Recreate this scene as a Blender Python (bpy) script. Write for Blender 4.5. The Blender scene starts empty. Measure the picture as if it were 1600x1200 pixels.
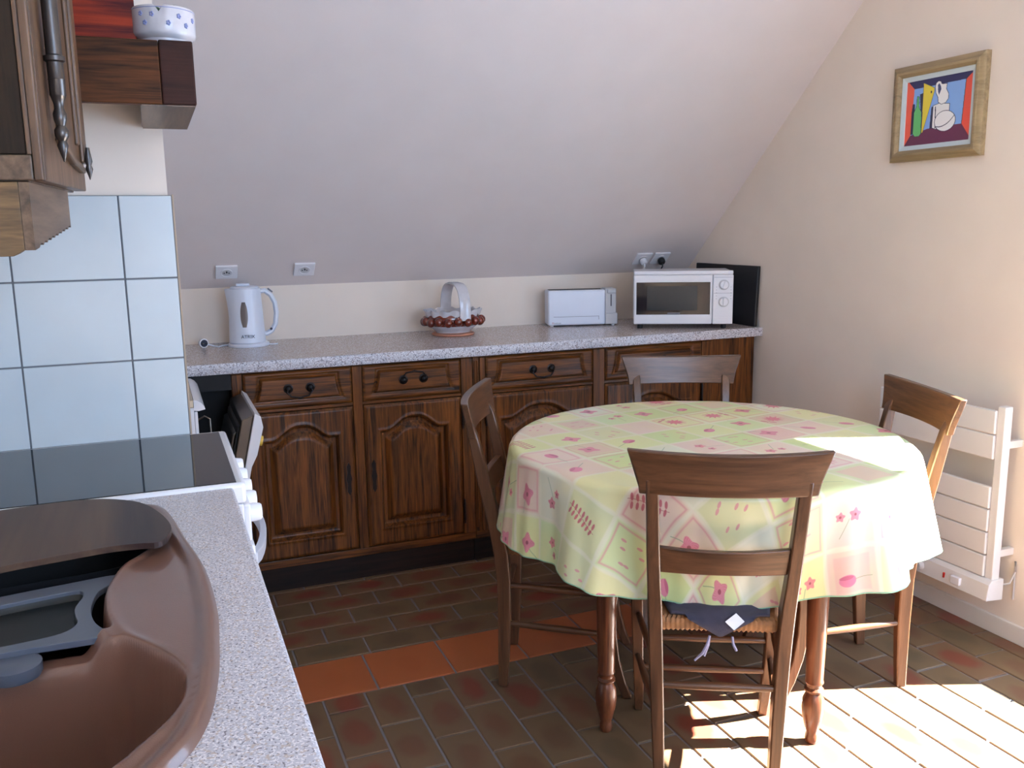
import bpy, bmesh, math, random
import numpy as np
from mathutils import Vector, Matrix, Euler, noise
from mathutils.geometry import tessellate_polygon

PI = math.pi
random.seed(7)
scene = bpy.context.scene
col = scene.collection

# ------------------------------------------------------------------ camera
YAW, PITCH, ROLL, F, CAMH = 0.3802, 0.17577, -0.01507, 1389.8, 1.3648
fwd = Vector((math.sin(YAW) * math.cos(PITCH), math.cos(YAW) * math.cos(PITCH), -math.sin(PITCH)))
rgt = Vector((math.cos(YAW), -math.sin(YAW), 0)); upv = rgt.cross(fwd)
r2 = math.cos(ROLL) * rgt + math.sin(ROLL) * upv
u2 = -math.sin(ROLL) * rgt + math.cos(ROLL) * upv
cd = bpy.data.cameras.new('camera'); cam = bpy.data.objects.new('camera', cd); col.objects.link(cam)
M = Matrix((r2, u2, -fwd)).transposed().to_4x4(); M.translation = Vector((0, 0, CAMH))
cam.matrix_world = M
cd.sensor_fit = 'HORIZONTAL'; cd.sensor_width = 36; cd.lens = F / 1600 * 36; cd.clip_start = .02
scene.camera = cam

# ------------------------------------------------------------------ world, sun, exposure
SUN_AZ = (.93, -.367); SUN_EL = math.radians(39)
w = bpy.data.worlds.new('sky'); scene.world = w; w.use_nodes = True
bg = w.node_tree.nodes['Background']; bg.inputs[0].default_value = (.48, .68, 1.0, 1); bg.inputs[1].default_value = 10.5
sl = bpy.data.lights.new('sun', 'SUN'); sl.energy = 135; sl.angle = math.radians(.6); sl.color = (1, .97, .92)
so = bpy.data.objects.new('sun', sl); col.objects.link(so)
so.rotation_euler = Vector((SUN_AZ[0] * math.cos(SUN_EL), SUN_AZ[1] * math.cos(SUN_EL), math.sin(SUN_EL))).to_track_quat('Z', 'Y').to_euler()
so.location = (6, -2, 5)
def portal(name, loc, rot, sx, sy):
    l = bpy.data.lights.new(name, 'AREA'); l.shape = 'RECTANGLE'; l.size = sx; l.size_y = sy
    l.cycles.is_portal = True
    o = bpy.data.objects.new(name, l); col.objects.link(o); o.location = loc; o.rotation_euler = rot
WIN_R = (.1, 1.63, .29, 1.62)      # y0,y1,z0,z1 of the window in the right wall
WIN_B = (.25, 1.95, 1.0, 2.3)      # x0,x1,z0,z1 of the window behind the camera
portal('right_window_daylight', (2.64, (WIN_R[0] + WIN_R[1]) / 2, (WIN_R[2] + WIN_R[3]) / 2), (0, PI / 2, 0), WIN_R[3] - WIN_R[2], WIN_R[1] - WIN_R[0])
portal('rear_window_daylight', ((WIN_B[0] + WIN_B[1]) / 2, -1.72, (WIN_B[2] + WIN_B[3]) / 2), (PI / 2, 0, 0), WIN_B[1] - WIN_B[0], WIN_B[3] - WIN_B[2])
vs = scene.view_settings
scene.display_settings.display_device = 'sRGB'
vs.view_transform = 'Standard'; vs.look = 'None'; vs.gamma = 1; vs.exposure = 0.2; vs.use_curve_mapping = False
try:
    scene.cycles.use_denoising = True
    scene.cycles.max_bounces = 10; scene.cycles.diffuse_bounces = 6
    scene.cycles.sample_clamp_indirect = 8
except Exception: pass

# ------------------------------------------------------------------ materials
def lin(c):
    return tuple((v / 12.92 if v <= .04045 else ((v + .055) / 1.055) ** 2.4) for v in (c[0] / 255, c[1] / 255, c[2] / 255)) + (1,)
def mat(name, c, rough=.6, metal=0, spec=.5, coat=0, bump=0, bscale=200, vary=0, vscale=6):
    m = bpy.data.materials.new(name); m.use_nodes = True; nt = m.node_tree; b = nt.nodes['Principled BSDF']
    b.inputs['Base Color'].default_value = lin(c); b.inputs['Roughness'].default_value = rough
    b.inputs['Metallic'].default_value = metal; b.inputs['Specular IOR Level'].default_value = spec
    b.inputs['Coat Weight'].default_value = coat
    tc = nt.nodes.new('ShaderNodeTexCoord')
    n = nt.nodes.new('ShaderNodeTexNoise'); n.inputs['Scale'].default_value = vscale; n.inputs['Detail'].default_value = 4
    nt.links.new(tc.outputs['Object'], n.inputs['Vector'])
    hs = nt.nodes.new('ShaderNodeMix'); hs.data_type = 'RGBA'; hs.blend_type = 'MULTIPLY'
    v = 1 - max(vary, .04)
    rp = nt.nodes.new('ShaderNodeValToRGB'); rp.color_ramp.elements[0].color = (v, v, v, 1); rp.color_ramp.elements[1].color = (1, 1, 1, 1)
    rp.color_ramp.elements[0].position = .3; rp.color_ramp.elements[1].position = .7
    nt.links.new(n.outputs['Fac'], rp.inputs['Fac'])
    hs.inputs[0].default_value = 1; hs.inputs[6].default_value = lin(c); nt.links.new(rp.outputs[0], hs.inputs[7])
    nt.links.new(hs.outputs[2], b.inputs['Base Color'])
    if bump:
        n2 = nt.nodes.new('ShaderNodeTexNoise'); n2.inputs['Scale'].default_value = bscale
        nt.links.new(tc.outputs['Object'], n2.inputs['Vector'])
        bp = nt.nodes.new('ShaderNodeBump'); bp.inputs['Strength'].default_value = bump; bp.inputs['Distance'].default_value = .002
        nt.links.new(n2.outputs['Fac'], bp.inputs['Height']); nt.links.new(bp.outputs[0], b.inputs['Normal'])
    return m
def wood(name, dark, light, axis='X', rough=.4, sc=1.0, coat=.0, contrast=1.0, spec=.5):
    m = bpy.data.materials.new(name); m.use_nodes = True; nt = m.node_tree; b = nt.nodes['Principled BSDF']
    L = nt.links.new
    tc = nt.nodes.new('ShaderNodeTexCoord'); mp = nt.nodes.new('ShaderNodeMapping')
    s = {'X': (1.2, 22, 22), 'Y': (22, 1.2, 22), 'Z': (22, 22, 1.2)}[axis]
    mp.inputs['Scale'].default_value = tuple(v * sc for v in s)
    oi = nt.nodes.new('ShaderNodeObjectInfo')
    ad = nt.nodes.new('ShaderNodeVectorMath'); ad.operation = 'ADD'
    mu = nt.nodes.new('ShaderNodeMath'); mu.operation = 'MULTIPLY'; mu.inputs[1].default_value = 13
    L(oi.outputs['Random'], mu.inputs[0]); L(tc.outputs['Object'], ad.inputs[0]); L(mu.outputs[0], ad.inputs[1])
    L(ad.outputs[0], mp.inputs['Vector'])
    n1 = nt.nodes.new('ShaderNodeTexNoise'); n1.inputs['Scale'].default_value = 1.6; n1.inputs['Detail'].default_value = 6; n1.inputs['Distortion'].default_value = 1.2
    L(mp.outputs[0], n1.inputs['Vector'])
    n2 = nt.nodes.new('ShaderNodeTexNoise'); n2.inputs['Scale'].default_value = 9; n2.inputs['Detail'].default_value = 3
    L(mp.outputs[0], n2.inputs['Vector'])
    mx = nt.nodes.new('ShaderNodeMath'); mx.operation = 'MULTIPLY_ADD'; mx.inputs[1].default_value = .35
    L(n2.outputs['Fac'], mx.inputs[0]); L(n1.outputs['Fac'], mx.inputs[2])
    rp = nt.nodes.new('ShaderNodeValToRGB'); e = rp.color_ramp.elements
    c = .5 + .17
    e[0].position = c - .2 / contrast; e[1].position = c + .2 / contrast
    e[0].color = lin(dark); e[1].color = lin(light)
    L(mx.outputs[0], rp.inputs['Fac']); L(rp.outputs[0], b.inputs['Base Color'])
    b.inputs['Roughness'].default_value = rough; b.inputs['Coat Weight'].default_value = coat; b.inputs['Coat Roughness'].default_value = .2
    b.inputs['Specular IOR Level'].default_value = spec
    bp = nt.nodes.new('ShaderNodeBump'); bp.inputs['Strength'].default_value = .25; bp.inputs['Distance'].default_value = .001
    L(n2.outputs['Fac'], bp.inputs['Height']); L(bp.outputs[0], b.inputs['Normal'])
    return m
def speckle(name, base, s1, s2, scale=260, rough=.35, spec=.5, deep=.36):
    m = bpy.data.materials.new(name); m.use_nodes = True; nt = m.node_tree; b = nt.nodes['Principled BSDF']; L = nt.links.new
    tc = nt.nodes.new('ShaderNodeTexCoord')
    cur = None
    for i, (c, sc, th) in enumerate(((s1, scale, deep), (s2, scale * .7, deep), ((225, 222, 225), scale * 1.3, deep + .04))):
        n = nt.nodes.new('ShaderNodeTexNoise'); n.inputs['Scale'].default_value = sc; n.inputs['Detail'].default_value = 1.5
        mp = nt.nodes.new('ShaderNodeMapping'); mp.inputs['Location'].default_value = (i * 3.1, i * 1.7, i)
        L(tc.outputs['Object'], mp.inputs['Vector']); L(mp.outputs[0], n.inputs['Vector'])
        rp = nt.nodes.new('ShaderNodeValToRGB'); rp.color_ramp.elements[0].position = th; rp.color_ramp.elements[1].position = th + .06
        rp.color_ramp.elements[0].color = (1, 1, 1, 1); rp.color_ramp.elements[1].color = (0, 0, 0, 1)
        L(n.outputs['Fac'], rp.inputs['Fac'])
        mx = nt.nodes.new('ShaderNodeMix'); mx.data_type = 'RGBA'; L(rp.outputs[0], mx.inputs[0])
        if cur is None: mx.inputs[6].default_value = lin(base)
        else: L(cur.outputs[2], mx.inputs[6])
        mx.inputs[7].default_value = lin(c); cur = mx
    L(cur.outputs[2], b.inputs['Base Color']); b.inputs['Roughness'].default_value = rough; b.inputs['Specular IOR Level'].default_value = spec
    return m
def image_mat(name, arr, rough=.4, uvname='UVMap', spec=.5):
    h, w_ = arr.shape[:2]
    im = bpy.data.images.new(name, w_, h); a = np.ones((h, w_, 4), np.float32); a[..., :3] = arr[::-1]
    im.pixels.foreach_set(a.ravel()); im.pack()
    m = bpy.data.materials.new(name); m.use_nodes = True; nt = m.node_tree; b = nt.nodes['Principled BSDF']
    t = nt.nodes.new('ShaderNodeTexImage'); t.image = im
    nt.links.new(t.outputs[0], b.inputs['Base Color']); b.inputs['Roughness'].default_value = rough
    b.inputs['Specular IOR Level'].default_value = spec
    return m

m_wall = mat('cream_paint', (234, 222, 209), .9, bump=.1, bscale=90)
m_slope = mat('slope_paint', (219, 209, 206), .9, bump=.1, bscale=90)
m_ceil = mat('ceiling_paint', (238, 236, 232), .9)
m_grout = mat('grout', (124, 120, 122), .9, bump=.3)
m_tgrout = mat('wall_grout', (118, 120, 124), .9)
m_tile = mat('white_tile', (200, 210, 214), .22, vary=.05, vscale=9)
m_base = mat('baseboard_paint', (232, 226, 218), .5)
m_trim = mat('edge_trim', (170, 152, 130), .5)
OAK_D, OAK_L = (30, 15, 7), (120, 70, 28)
m_oakX = wood('oak_along', OAK_D, OAK_L, 'X', .32, sc=1.7, spec=.3)
m_oakY = wood('oak_depth', OAK_D, OAK_L, 'Y', .32, sc=1.7, spec=.3)
m_oakZ = wood('oak_upright', OAK_D, OAK_L, 'Z', .32, sc=1.7, spec=.3)
m_oakLX = wood('oak_light', (38, 21, 9), (94, 54, 24), 'X', .6, sc=1.8, spec=.2)
m_oakDX = wood('oak_dark', (40, 22, 18), (60, 32, 25), 'X', .6, sc=1.5, spec=.2)
m_oakG = wood('oak_grey', (62, 48, 36), (110, 88, 68), 'Y', .4)  # greyer brown oak tone
m_oakGZ = wood('oak_grey_upright', (56, 38, 26), (108, 82, 60), 'Z', .4)
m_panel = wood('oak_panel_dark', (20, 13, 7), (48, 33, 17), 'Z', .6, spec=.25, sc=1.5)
m_straw2 = None
m_oakEV = wood('oak_end_valance', (66, 50, 30), (118, 92, 58), 'X', .5, sc=1.6)
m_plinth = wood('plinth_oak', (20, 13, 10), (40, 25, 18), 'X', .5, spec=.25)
CH_D, CH_L = (58, 37, 24), (106, 72, 48)
m_chZ = wood('walnut_upright', CH_D, CH_L, 'Z', .3, contrast=.8)
m_chX = wood('walnut_along', CH_D, CH_L, 'X', .3, contrast=.8)
m_chY = wood('walnut_depth', CH_D, CH_L, 'Y', .3, contrast=.8)
m_tleg = wood('cherry_turned', (62, 32, 20), (116, 68, 42), 'Z', .28)
m_board = wood('varnished_board', (38, 24, 28), (104, 82, 62), 'Y', .45, sc=.22, spec=.25, contrast=.7)  # broad yellowish blotches put varnish reflections into the colour
m_lam = speckle('speckled_laminate', (188, 188, 196), (112, 108, 116), (186, 172, 162), 290, .38)
m_lam2 = speckle('speckled_laminate_far', (168, 154, 148), (144, 130, 124), (182, 166, 156), 200, .25)
m_lamE = speckle('speckled_edge', (190, 188, 194), (110, 104, 112), (150, 140, 140), 170, .4)
m_sink = mat('brown_resin', (112, 80, 66), .3, coat=.35, vary=.06, vscale=3, bump=.15, bscale=900)
m_tray = mat('slate_plastic', (82, 88, 100), .35)
m_trayin = mat('smoky_plastic', (26, 30, 30), .4, spec=.25, vary=.3, vscale=12)
m_white = mat('white_enamel', (232, 232, 236), .22)
m_whiteg = mat('grey_white_plastic', (196, 196, 198), .35)
m_glass = mat('black_glass', (14, 13, 15), .04, spec=.6)
m_steel = mat('stainless', (112, 103, 94), .3, metal=1)
m_dark = mat('dark_cavity', (14, 13, 16), .7)
m_rub = mat('rubber', (20, 20, 22), .6)
m_iron = mat('pewter', (88, 84, 82), .32, metal=.9)
m_irond = mat('blackened_iron', (44, 40, 40), .35, metal=.8)
m_straw = mat('rush_straw', (160, 112, 70), .7, vary=.4, vscale=60)
m_cush = mat('slate_fabric', (66, 64, 80), .9, bump=.6, bscale=700, vary=.12, vscale=30)
m_tie = mat('tie_ribbon', (150, 146, 170), .8)
m_label = mat('care_label', (235, 235, 238), .7)
m_rad = mat('radiator_white', (226, 224, 222), .35)
m_red = mat('red_plastic', (170, 30, 26), .4)
m_yellow = mat('yellow_plastic', (226, 190, 80), .4)
m_gold = wood('gilded_wood', (108, 92, 66), (166, 146, 112), 'Y', .4, contrast=.7)
m_cream2 = mat('frame_slip', (200, 214, 220), .6)
m_kettle = mat('kettle_plastic', (222, 228, 240), .3)
m_kwin = mat('kettle_window', (118, 106, 100), .25)
m_ink = mat('print_ink', (40, 42, 60), .6)
m_inkr = mat('red_ink', (170, 40, 50), .6)
m_inkg = mat('grey_ink', (120, 124, 136), .6)
m_inkg2 = mat('handle_grey', (176, 178, 186), .35)
m_cer = mat('glazed_ceramic', (206, 204, 208), .15, vary=.12, vscale=40)
m_cerb = mat('brown_glaze', (120, 42, 20), .1, coat=.6, vary=.5, vscale=60)
m_cerp = mat('bare_clay', (184, 128, 104), .6)
m_blue = mat('blue_print', (134, 144, 188), .3)
m_green = mat('green_leaf', (52, 82, 50), .5)
m_black = mat('black_plastic', (18, 18, 22), .45)
m_door = mat('microwave_glass', (22, 24, 32), .06, spec=.5)
m_meshin = mat('microwave_screen', (34, 40, 46), .2, spec=.35)

def terracotta(name, c1, c2, edge):
    m = bpy.data.materials.new(name); m.use_nodes = True; nt = m.node_tree; b = nt.nodes['Principled BSDF']; L = nt.links.new
    tc = nt.nodes.new('ShaderNodeTexCoord'); oi = nt.nodes.new('ShaderNodeObjectInfo')
    rp = nt.nodes.new('ShaderNodeValToRGB'); rp.color_ramp.elements[0].color = lin(c1); rp.color_ramp.elements[1].color = lin(c2)
    mid = rp.color_ramp.elements.new(.5); mid.color = lin(tuple((a + b_) / 2 for a, b_ in zip(c1, c2)))
    L(oi.outputs['Random'], rp.inputs['Fac'])
    n = nt.nodes.new('ShaderNodeTexNoise'); n.inputs['Scale'].default_value = 9; n.inputs['Detail'].default_value = 5
    ad = nt.nodes.new('ShaderNodeVectorMath'); ad.operation = 'ADD'; L(tc.outputs['Object'], ad.inputs[0])
    mu = nt.nodes.new('ShaderNodeMath'); mu.operation = 'MULTIPLY'; mu.inputs[1].default_value = 31; L(oi.outputs['Random'], mu.inputs[0]); L(mu.outputs[0], ad.inputs[1])
    L(ad.outputs[0], n.inputs['Vector'])
    # flashed edges: fired lighter towards the rim of each tile
    ln = nt.nodes.new('ShaderNodeVectorMath'); ln.operation = 'LENGTH'
    mp = nt.nodes.new('ShaderNodeMapping'); mp.inputs['Scale'].default_value = (12, 7, 1); L(tc.outputs['Object'], mp.inputs['Vector']); L(mp.outputs[0], ln.inputs[0])
    sm = nt.nodes.new('ShaderNodeMath'); sm.operation = 'MULTIPLY_ADD'; sm.inputs[1].default_value = .9; L(n.outputs['Fac'], sm.inputs[0]); L(ln.outputs['Value'], sm.inputs[2])
    r2_ = nt.nodes.new('ShaderNodeValToRGB'); r2_.color_ramp.elements[0].position = .75; r2_.color_ramp.elements[1].position = 1.35 if False else 1.0
    r2_.color_ramp.elements[0].color = (0, 0, 0, 1); r2_.color_ramp.elements[1].color = (.8, .8, .8, 1)
    L(sm.outputs[0], r2_.inputs['Fac'])
    mx = nt.nodes.new('ShaderNodeMix'); mx.data_type = 'RGBA'; L(r2_.outputs[0], mx.inputs[0]); L(rp.outputs[0], mx.inputs[6]); mx.inputs[7].default_value = lin(edge)
    L(mx.outputs[2], b.inputs['Base Color']); b.inputs['Roughness'].default_value = .42; b.inputs['Specular IOR Level'].default_value = .45
    bp = nt.nodes.new('ShaderNodeBump'); bp.inputs['Strength'].default_value = .3; bp.inputs['Distance'].default_value = .002
    L(n.outputs['Fac'], bp.inputs['Height']); L(bp.outputs[0], b.inputs['Normal'])
    return m
m_terra = terracotta('terracotta', (112, 52, 38), (88, 76, 54), (104, 84, 60))
m_terrab = terracotta('terracotta_band', (150, 80, 44), (162, 90, 50), (158, 88, 50))

# ------------------------------------------------------------------ helpers
ORG = {}
class MB:
    def __init__(s): s.v = []; s.f = []
    def add(s, vs_, fs):
        o = len(s.v); s.v += [tuple(v) for v in vs_]; s.f += [tuple(i + o for i in f) for f in fs]; return s
    def box(s, a, b, mtx=None):
        x0, y0, z0 = a; x1, y1, z1 = b
        vs_ = [Vector((x, y, z)) for z in (z0, z1) for y in (y0, y1) for x in (x0, x1)]
        if mtx: vs_ = [mtx @ v for v in vs_]
        return s.add(vs_, [(0, 2, 3, 1), (4, 5, 7, 6), (0, 1, 5, 4), (2, 6, 7, 3), (0, 4, 6, 2), (1, 3, 7, 5)])
    def loft(s, rings, cap=True, closed=True):
        n = len(rings[0]); vs_ = [v for r in rings for v in r]; fs = []
        for i in range(len(rings) - 1):
            for j in range(n if closed else n - 1):
                k = (j + 1) % n; fs.append((i * n + j, i * n + k, (i + 1) * n + k, (i + 1) * n + j))
        if cap: fs.append(tuple(range(n - 1, -1, -1))); fs.append(tuple((len(rings) - 1) * n + j for j in range(n)))
        return s.add(vs_, fs)
    def lathe(s, prof, c=(0, 0, 0), n=24, axis='Z', sx=1, sy=1, cap=True):
        rings = []
        for r, h in prof:
            ring = []
            for j in range(n):
                a = 2 * PI * j / n; p = (r * math.cos(a) * sx, r * math.sin(a) * sy, h)
                if axis == 'X': p = (h, p[0], p[1])
                if axis == 'Y': p = (p[1], h, p[0])
                ring.append(Vector(p) + Vector(c))
            rings.append(ring)
        return s.loft(rings, cap)
    def tube(s, pts, r, n=8, cap=True):
        pts = [Vector(p) for p in pts]; rings = []
        rr = r if isinstance(r, (list, tuple)) else [r] * len(pts)
        up = Vector((0, 0, 1)); prev = None
        for i, p in enumerate(pts):
            t = (pts[min(i + 1, len(pts) - 1)] - pts[max(i - 1, 0)]).normalized()
            if prev is None:
                a = t.cross(up if abs(t.z) < .9 else Vector((1, 0, 0))).normalized()
            else:
                a = (prev - t * prev.dot(t)).normalized()
            prev = a; b = t.cross(a)
            rings.append([p + (a * math.cos(2 * PI * j / n) + b * math.sin(2 * PI * j / n)) * rr[i] for j in range(n)])
        return s.loft(rings, cap)
    def sphere(s, c, r, n=10, m=6):
        prof = [(max(1e-4, r * math.sin(PI * i / m)), -r * math.cos(PI * i / m)) for i in range(m + 1)]
        return s.lathe(prof, c, n)
    def prism(s, poly, y0, y1, ax='Y'):
        # poly in (x,z) extruded along y (ax 'Y'), (y,z) along x ('X'), (x,y) along z ('Z')
        def P(u, v, w_): return {'Y': (u, w_, v), 'X': (w_, u, v), 'Z': (u, v, w_)}[ax]
        n = len(poly); vs_ = [P(u, v, y0) for u, v in poly] + [P(u, v, y1) for u, v in poly]
        tris = tessellate_polygon([[Vector((u, v, 0)) for u, v in poly]])
        fs = [tuple(t) for t in tris] + [tuple(i + n for i in reversed(t)) for t in tris]
        fs += [(i, (i + 1) % n, (i + 1) % n + n, i + n) for i in range(n)]
        return s.add(vs_, fs)
    def build(s, name, m, parent=None, bevel=0, smooth=False, seg=2, fix=True):
        me = bpy.data.meshes.new(name)
        og = ORG.get(parent.name if parent else None, Vector((0, 0, 0)))
        me.from_pydata([tuple(Vector(v) - og) for v in s.v], [], s.f); me.update()
        if fix:
            bm = bmesh.new(); bm.from_mesh(me); bmesh.ops.recalc_face_normals(bm, faces=bm.faces); bm.to_mesh(me); bm.free()
        if m: me.materials.append(m)
        o = bpy.data.objects.new(name, me); col.objects.link(o)
        if parent: o.parent = parent
        ORG[o.name] = og
        if smooth:
            me.shade_smooth()
            if smooth != 'all': me.set_sharp_from_angle(angle=math.radians(38))
        if bevel:
            md = o.modifiers.new('bevel', 'BEVEL'); md.width = bevel; md.segments = seg; md.limit_method = 'ANGLE'; md.angle_limit = math.radians(40)
            md.harden_normals = False
        return o
def bx(name, m, a, b, parent=None, bevel=.0015, **k): return MB().box(a, b).build(name, m, parent, bevel, **k)
def thing(name, label, cat, loc=(0, 0, 0), group=None):
    o = bpy.data.objects.new(name, None); o.empty_display_size = .05; col.objects.link(o); o.location = loc
    ORG[o.name] = Vector(loc); o['label'] = label; o['category'] = cat
    if group: o['group'] = group
    return o
def tag(o, label, cat, group=None):
    o['label'] = label; o['category'] = cat
    if group: o['group'] = group
    return o
def struct(o): o['kind'] = 'structure'; return o
def local(o): ORG[o.name] = Vector((0, 0, 0)); return o
def copy_tree(o, parent=None):
    c = o.copy(); col.objects.link(c)
    if parent: c.parent = parent
    for ch in list(o.children): copy_tree(ch, c)
    return c
def sdf(poly, X, Y):
    """signed distance, positive inside"""
    P = np.array(poly); n = len(P); D = np.full(X.shape, 1e9); ins = np.zeros(X.shape, bool)
    for i in range(n):
        a = P[i]; b = P[(i + 1) % n]; e = b - a
        t = np.clip(((X - a[0]) * e[0] + (Y - a[1]) * e[1]) / (e @ e), 0, 1)
        D = np.minimum(D, np.hypot(X - a[0] - t * e[0], Y - a[1] - t * e[1]))
        c = ((a[1] > Y) != (b[1] > Y)) & (X < (b[0] - a[0]) * (Y - a[1]) / (b[1] - a[1] + 1e-12) + a[0]); ins ^= c
    return np.where(ins, D, -D)
def smooth_poly(P, k=4):
    out = []; n = len(P)
    for i in range(n):
        p0, p1, p2, p3 = (np.array(P[(i + j - 1) % n]) for j in range(4))
        for s in range(k):
            t = s / k
            out.append(tuple(.5 * (2 * p1 + (p2 - p0) * t + (2 * p0 - 5 * p1 + 4 * p2 - p3) * t * t + (3 * p1 - p0 - 3 * p2 + p3) * t ** 3)))
    return out
def sstep(a, b, x):
    t = np.clip((x - a) / (b - a), 0, 1); return t * t * (3 - 2 * t)
def grid_mesh(name, X, Y, Z, m, parent=None, smooth='all'):
    ny, nx = X.shape; og = ORG.get(parent.name if parent else None, Vector((0, 0, 0)))
    V = np.stack([X.ravel() - og[0], Y.ravel() - og[1], Z.ravel() - og[2]], 1)
    idx = np.arange(nx * ny).reshape(ny, nx)
    Fq = np.stack([idx[:-1, :-1].ravel(), idx[:-1, 1:].ravel(), idx[1:, 1:].ravel(), idx[1:, :-1].ravel()], 1)
    me = bpy.data.meshes.new(name); me.from_pydata(V.tolist(), [], Fq.tolist()); me.update(); me.materials.append(m)
    o = bpy.data.objects.new(name, me); col.objects.link(o); o.parent = parent; ORG[o.name] = og
    if smooth: me.shade_smooth()
    return o
def text(name, s, size, m, mtx, parent, depth=.0003, align='CENTER'):
    cu = bpy.data.curves.new(name, 'FONT'); cu.body = s; cu.size = size; cu.extrude = depth; cu.align_x = align; cu.align_y = 'CENTER'
    t = bpy.data.objects.new(name, cu); col.objects.link(t)
    dg = bpy.context.evaluated_depsgraph_get(); me = bpy.data.meshes.new_from_object(t.evaluated_get(dg)); bpy.data.objects.remove(t)
    me.transform(mtx); og = ORG.get(parent.name, Vector((0, 0, 0))); me.transform(Matrix.Translation(-og))
    me.materials.clear(); me.materials.append(m)
    o = bpy.data.objects.new(name, me); col.objects.link(o); o.parent = parent; return o

# ------------------------------------------------------------------ room shell
XL, XR, YK, YB, HC = -.52, 2.527, 3.901, -1.6, 2.5
ZK = 1.13; SL = .903; YC = YK - (HC - ZK) / SL
fl = struct(MB().box((XL - .1, YB - .1, -.06), (XR + .1, YK + .1, -.004)).build('floor', m_grout))
# floor tiles: running bond along Y in front of the band, along X behind it
def tilemesh(nm, w_, l_):
    b = MB(); h = .0042; e = .0025
    b.add([(-w_, -l_, -.006), (w_, -l_, -.006), (w_, l_, -.006), (-w_, l_, -.006), (-w_, -l_, h - .002), (w_, -l_, h - .002), (w_, l_, h - .002), (-w_, l_, h - .002),
           (-w_ + e, -l_ + e, h), (w_ - e, -l_ + e, h), (w_ - e, l_ - e, h), (-w_ + e, l_ - e, h)],
          [(0, 1, 5, 4), (1, 2, 6, 5), (2, 3, 7, 6), (3, 0, 4, 7), (4, 5, 9, 8), (5, 6, 10, 9), (6, 7, 11, 10), (7, 4, 8, 11), (8, 9, 10, 11)])
    me = bpy.data.meshes.new(nm); me.from_pydata([(x, y, z - .004) for x, y, z in b.v], [], b.f); me.update(); return me
PX, PL, G = .1225, .236, .0065
meshes = {}
def ftile(cx, cy, hw, hl, m, rot=0, extra=None):
    key = (round(hw, 3), round(hl, 3), m.name)
    if key not in meshes:
        me = tilemesh('tile', hw, hl); me.materials.append(m); meshes[key] = me
    if extra is not None:
        extra.append((meshes[key], cx, cy, rot)); return
    o = bpy.data.objects.new('tile', meshes[key]); col.objects.link(o); o.parent = fl
    o.location = (cx, cy, random.uniform(-.0006, .0006)); o.rotation_euler = (random.uniform(-.002, .002), random.uniform(-.002, .002), rot)
rest = []
for i in range(-8, 19):
    x = .366 + PX * (i + .5)
    if x - PX / 2 < XL - .01 or x - PX/2 > XR: continue
    hw = PX / 2 - G / 2
    off = 0 if i % 2 == 0 else PL / 2
    for j in range(-18, 2):
        y0 = 2.366 - PL * (1 - j) + (PL - off if i % 2 else PL) ; y1 = y0 + PL
        if i % 2: y0, y1 = 2.366 - PL / 2 + PL * j, 2.366 + PL / 2 + PL * j
        else: y0, y1 = 2.366 + PL * (j - 1), 2.366 + PL * j
        y1 = min(y1, 2.453); 
        if y1 - y0 < .03: continue
        vis = x > .1 and y0 > .75 and y1 > .8
        xc, hw2 = x, hw
        if x + hw > XR: hw2 = (XR - (x - hw)) / 2; xc = x - hw + hw2
        ftile(xc, (y0 + y1) / 2, hw2, (y1 - y0) / 2 - G / 2, m_terra, 0, None if vis else rest)
for k in range(-4, 9):
    x0 = .535 + .2455 * k; x1 = x0 + .2455
    if x1 < XL: continue
    x1 = min(x1, XR)
    ftile((x0 + x1) / 2, 2.5725, (x1 - x0) / 2 - G / 2, .1175 - G / 2 + .002, m_terrab, 0, None if x0 > 0 else rest)
for r in range(10):
    y = 2.692 + PX * (r + .5)
    for k in range(-5, 10):
        x0 = .33 + PL * k + (PL / 2 if r % 2 else 0); x1 = min(x0 + PL, XR)
        if x1 < XL or x1 - x0 < .03: continue
        if y > YK: continue
        vis = r < 6 and x0 > 0
        ftile((x0 + x1) / 2, y, PX / 2 - G / 2, (x1 - x0) / 2 - G / 2, m_terra, PI / 2, None if vis else rest)
b = MB()
for me, cx, cy, rot in rest:
    c, s = math.cos(rot), math.sin(rot)
    b.add([(v.co.x * c - v.co.y * s + cx, v.co.x * s + v.co.y * c + cy, v.co.z) for v in me.vertices], [tuple(p.vertices) for p in me.polygons])
o = b.build('outer_tiles', m_terra, fl, fix=False); o['kind'] = 'stuff'

y0, y1, z0, z1 = WIN_R
T = .1
b = MB().box((XR, YB - T, -.06), (XR + T, y0, HC)).box((XR, y1, -.06), (XR + T, YK + T, HC)).box((XR, y0, -.06), (XR + T, y1, z0)).box((XR, y0, z1), (XR + T, y1, HC)).box((XR, y0, 1.30), (XR + T, 1.23, z1))  # last box: unseen lower header, added to shape the sun patch
struct(b.build('wall_right', m_wall))
b = MB().box((XR + .06, y0, z0), (XR + .09, y0 + .04, z1)).box((XR + .06, y1 - .02, z0), (XR + .09, y1, z1)).box((XR + .06, y0 + .04, z0), (XR + .09, y1 - .02, z0 + .02)).box((XR + .06, y0 + .04, z1 - .02), (XR + .09, y1 - .02, z1))
struct(b.build('window_1', m_base))
struct(MB().box((XL - T, YB - T, -.06), (XL, YK + T, HC)).build('wall_left', m_wall))
x0, x1, z0, z1 = WIN_B
b = MB().box((XL, YB - T, -.06), (x0, YB, HC)).box((x1, YB - T, -.06), (XR, YB, HC)).box((x0, YB - T, -.06), (x1, YB, z0)).box((x0, YB - T, z1), (x1, YB, HC))
struct(b.build('wall_rear', m_wall))
b = MB()
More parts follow.
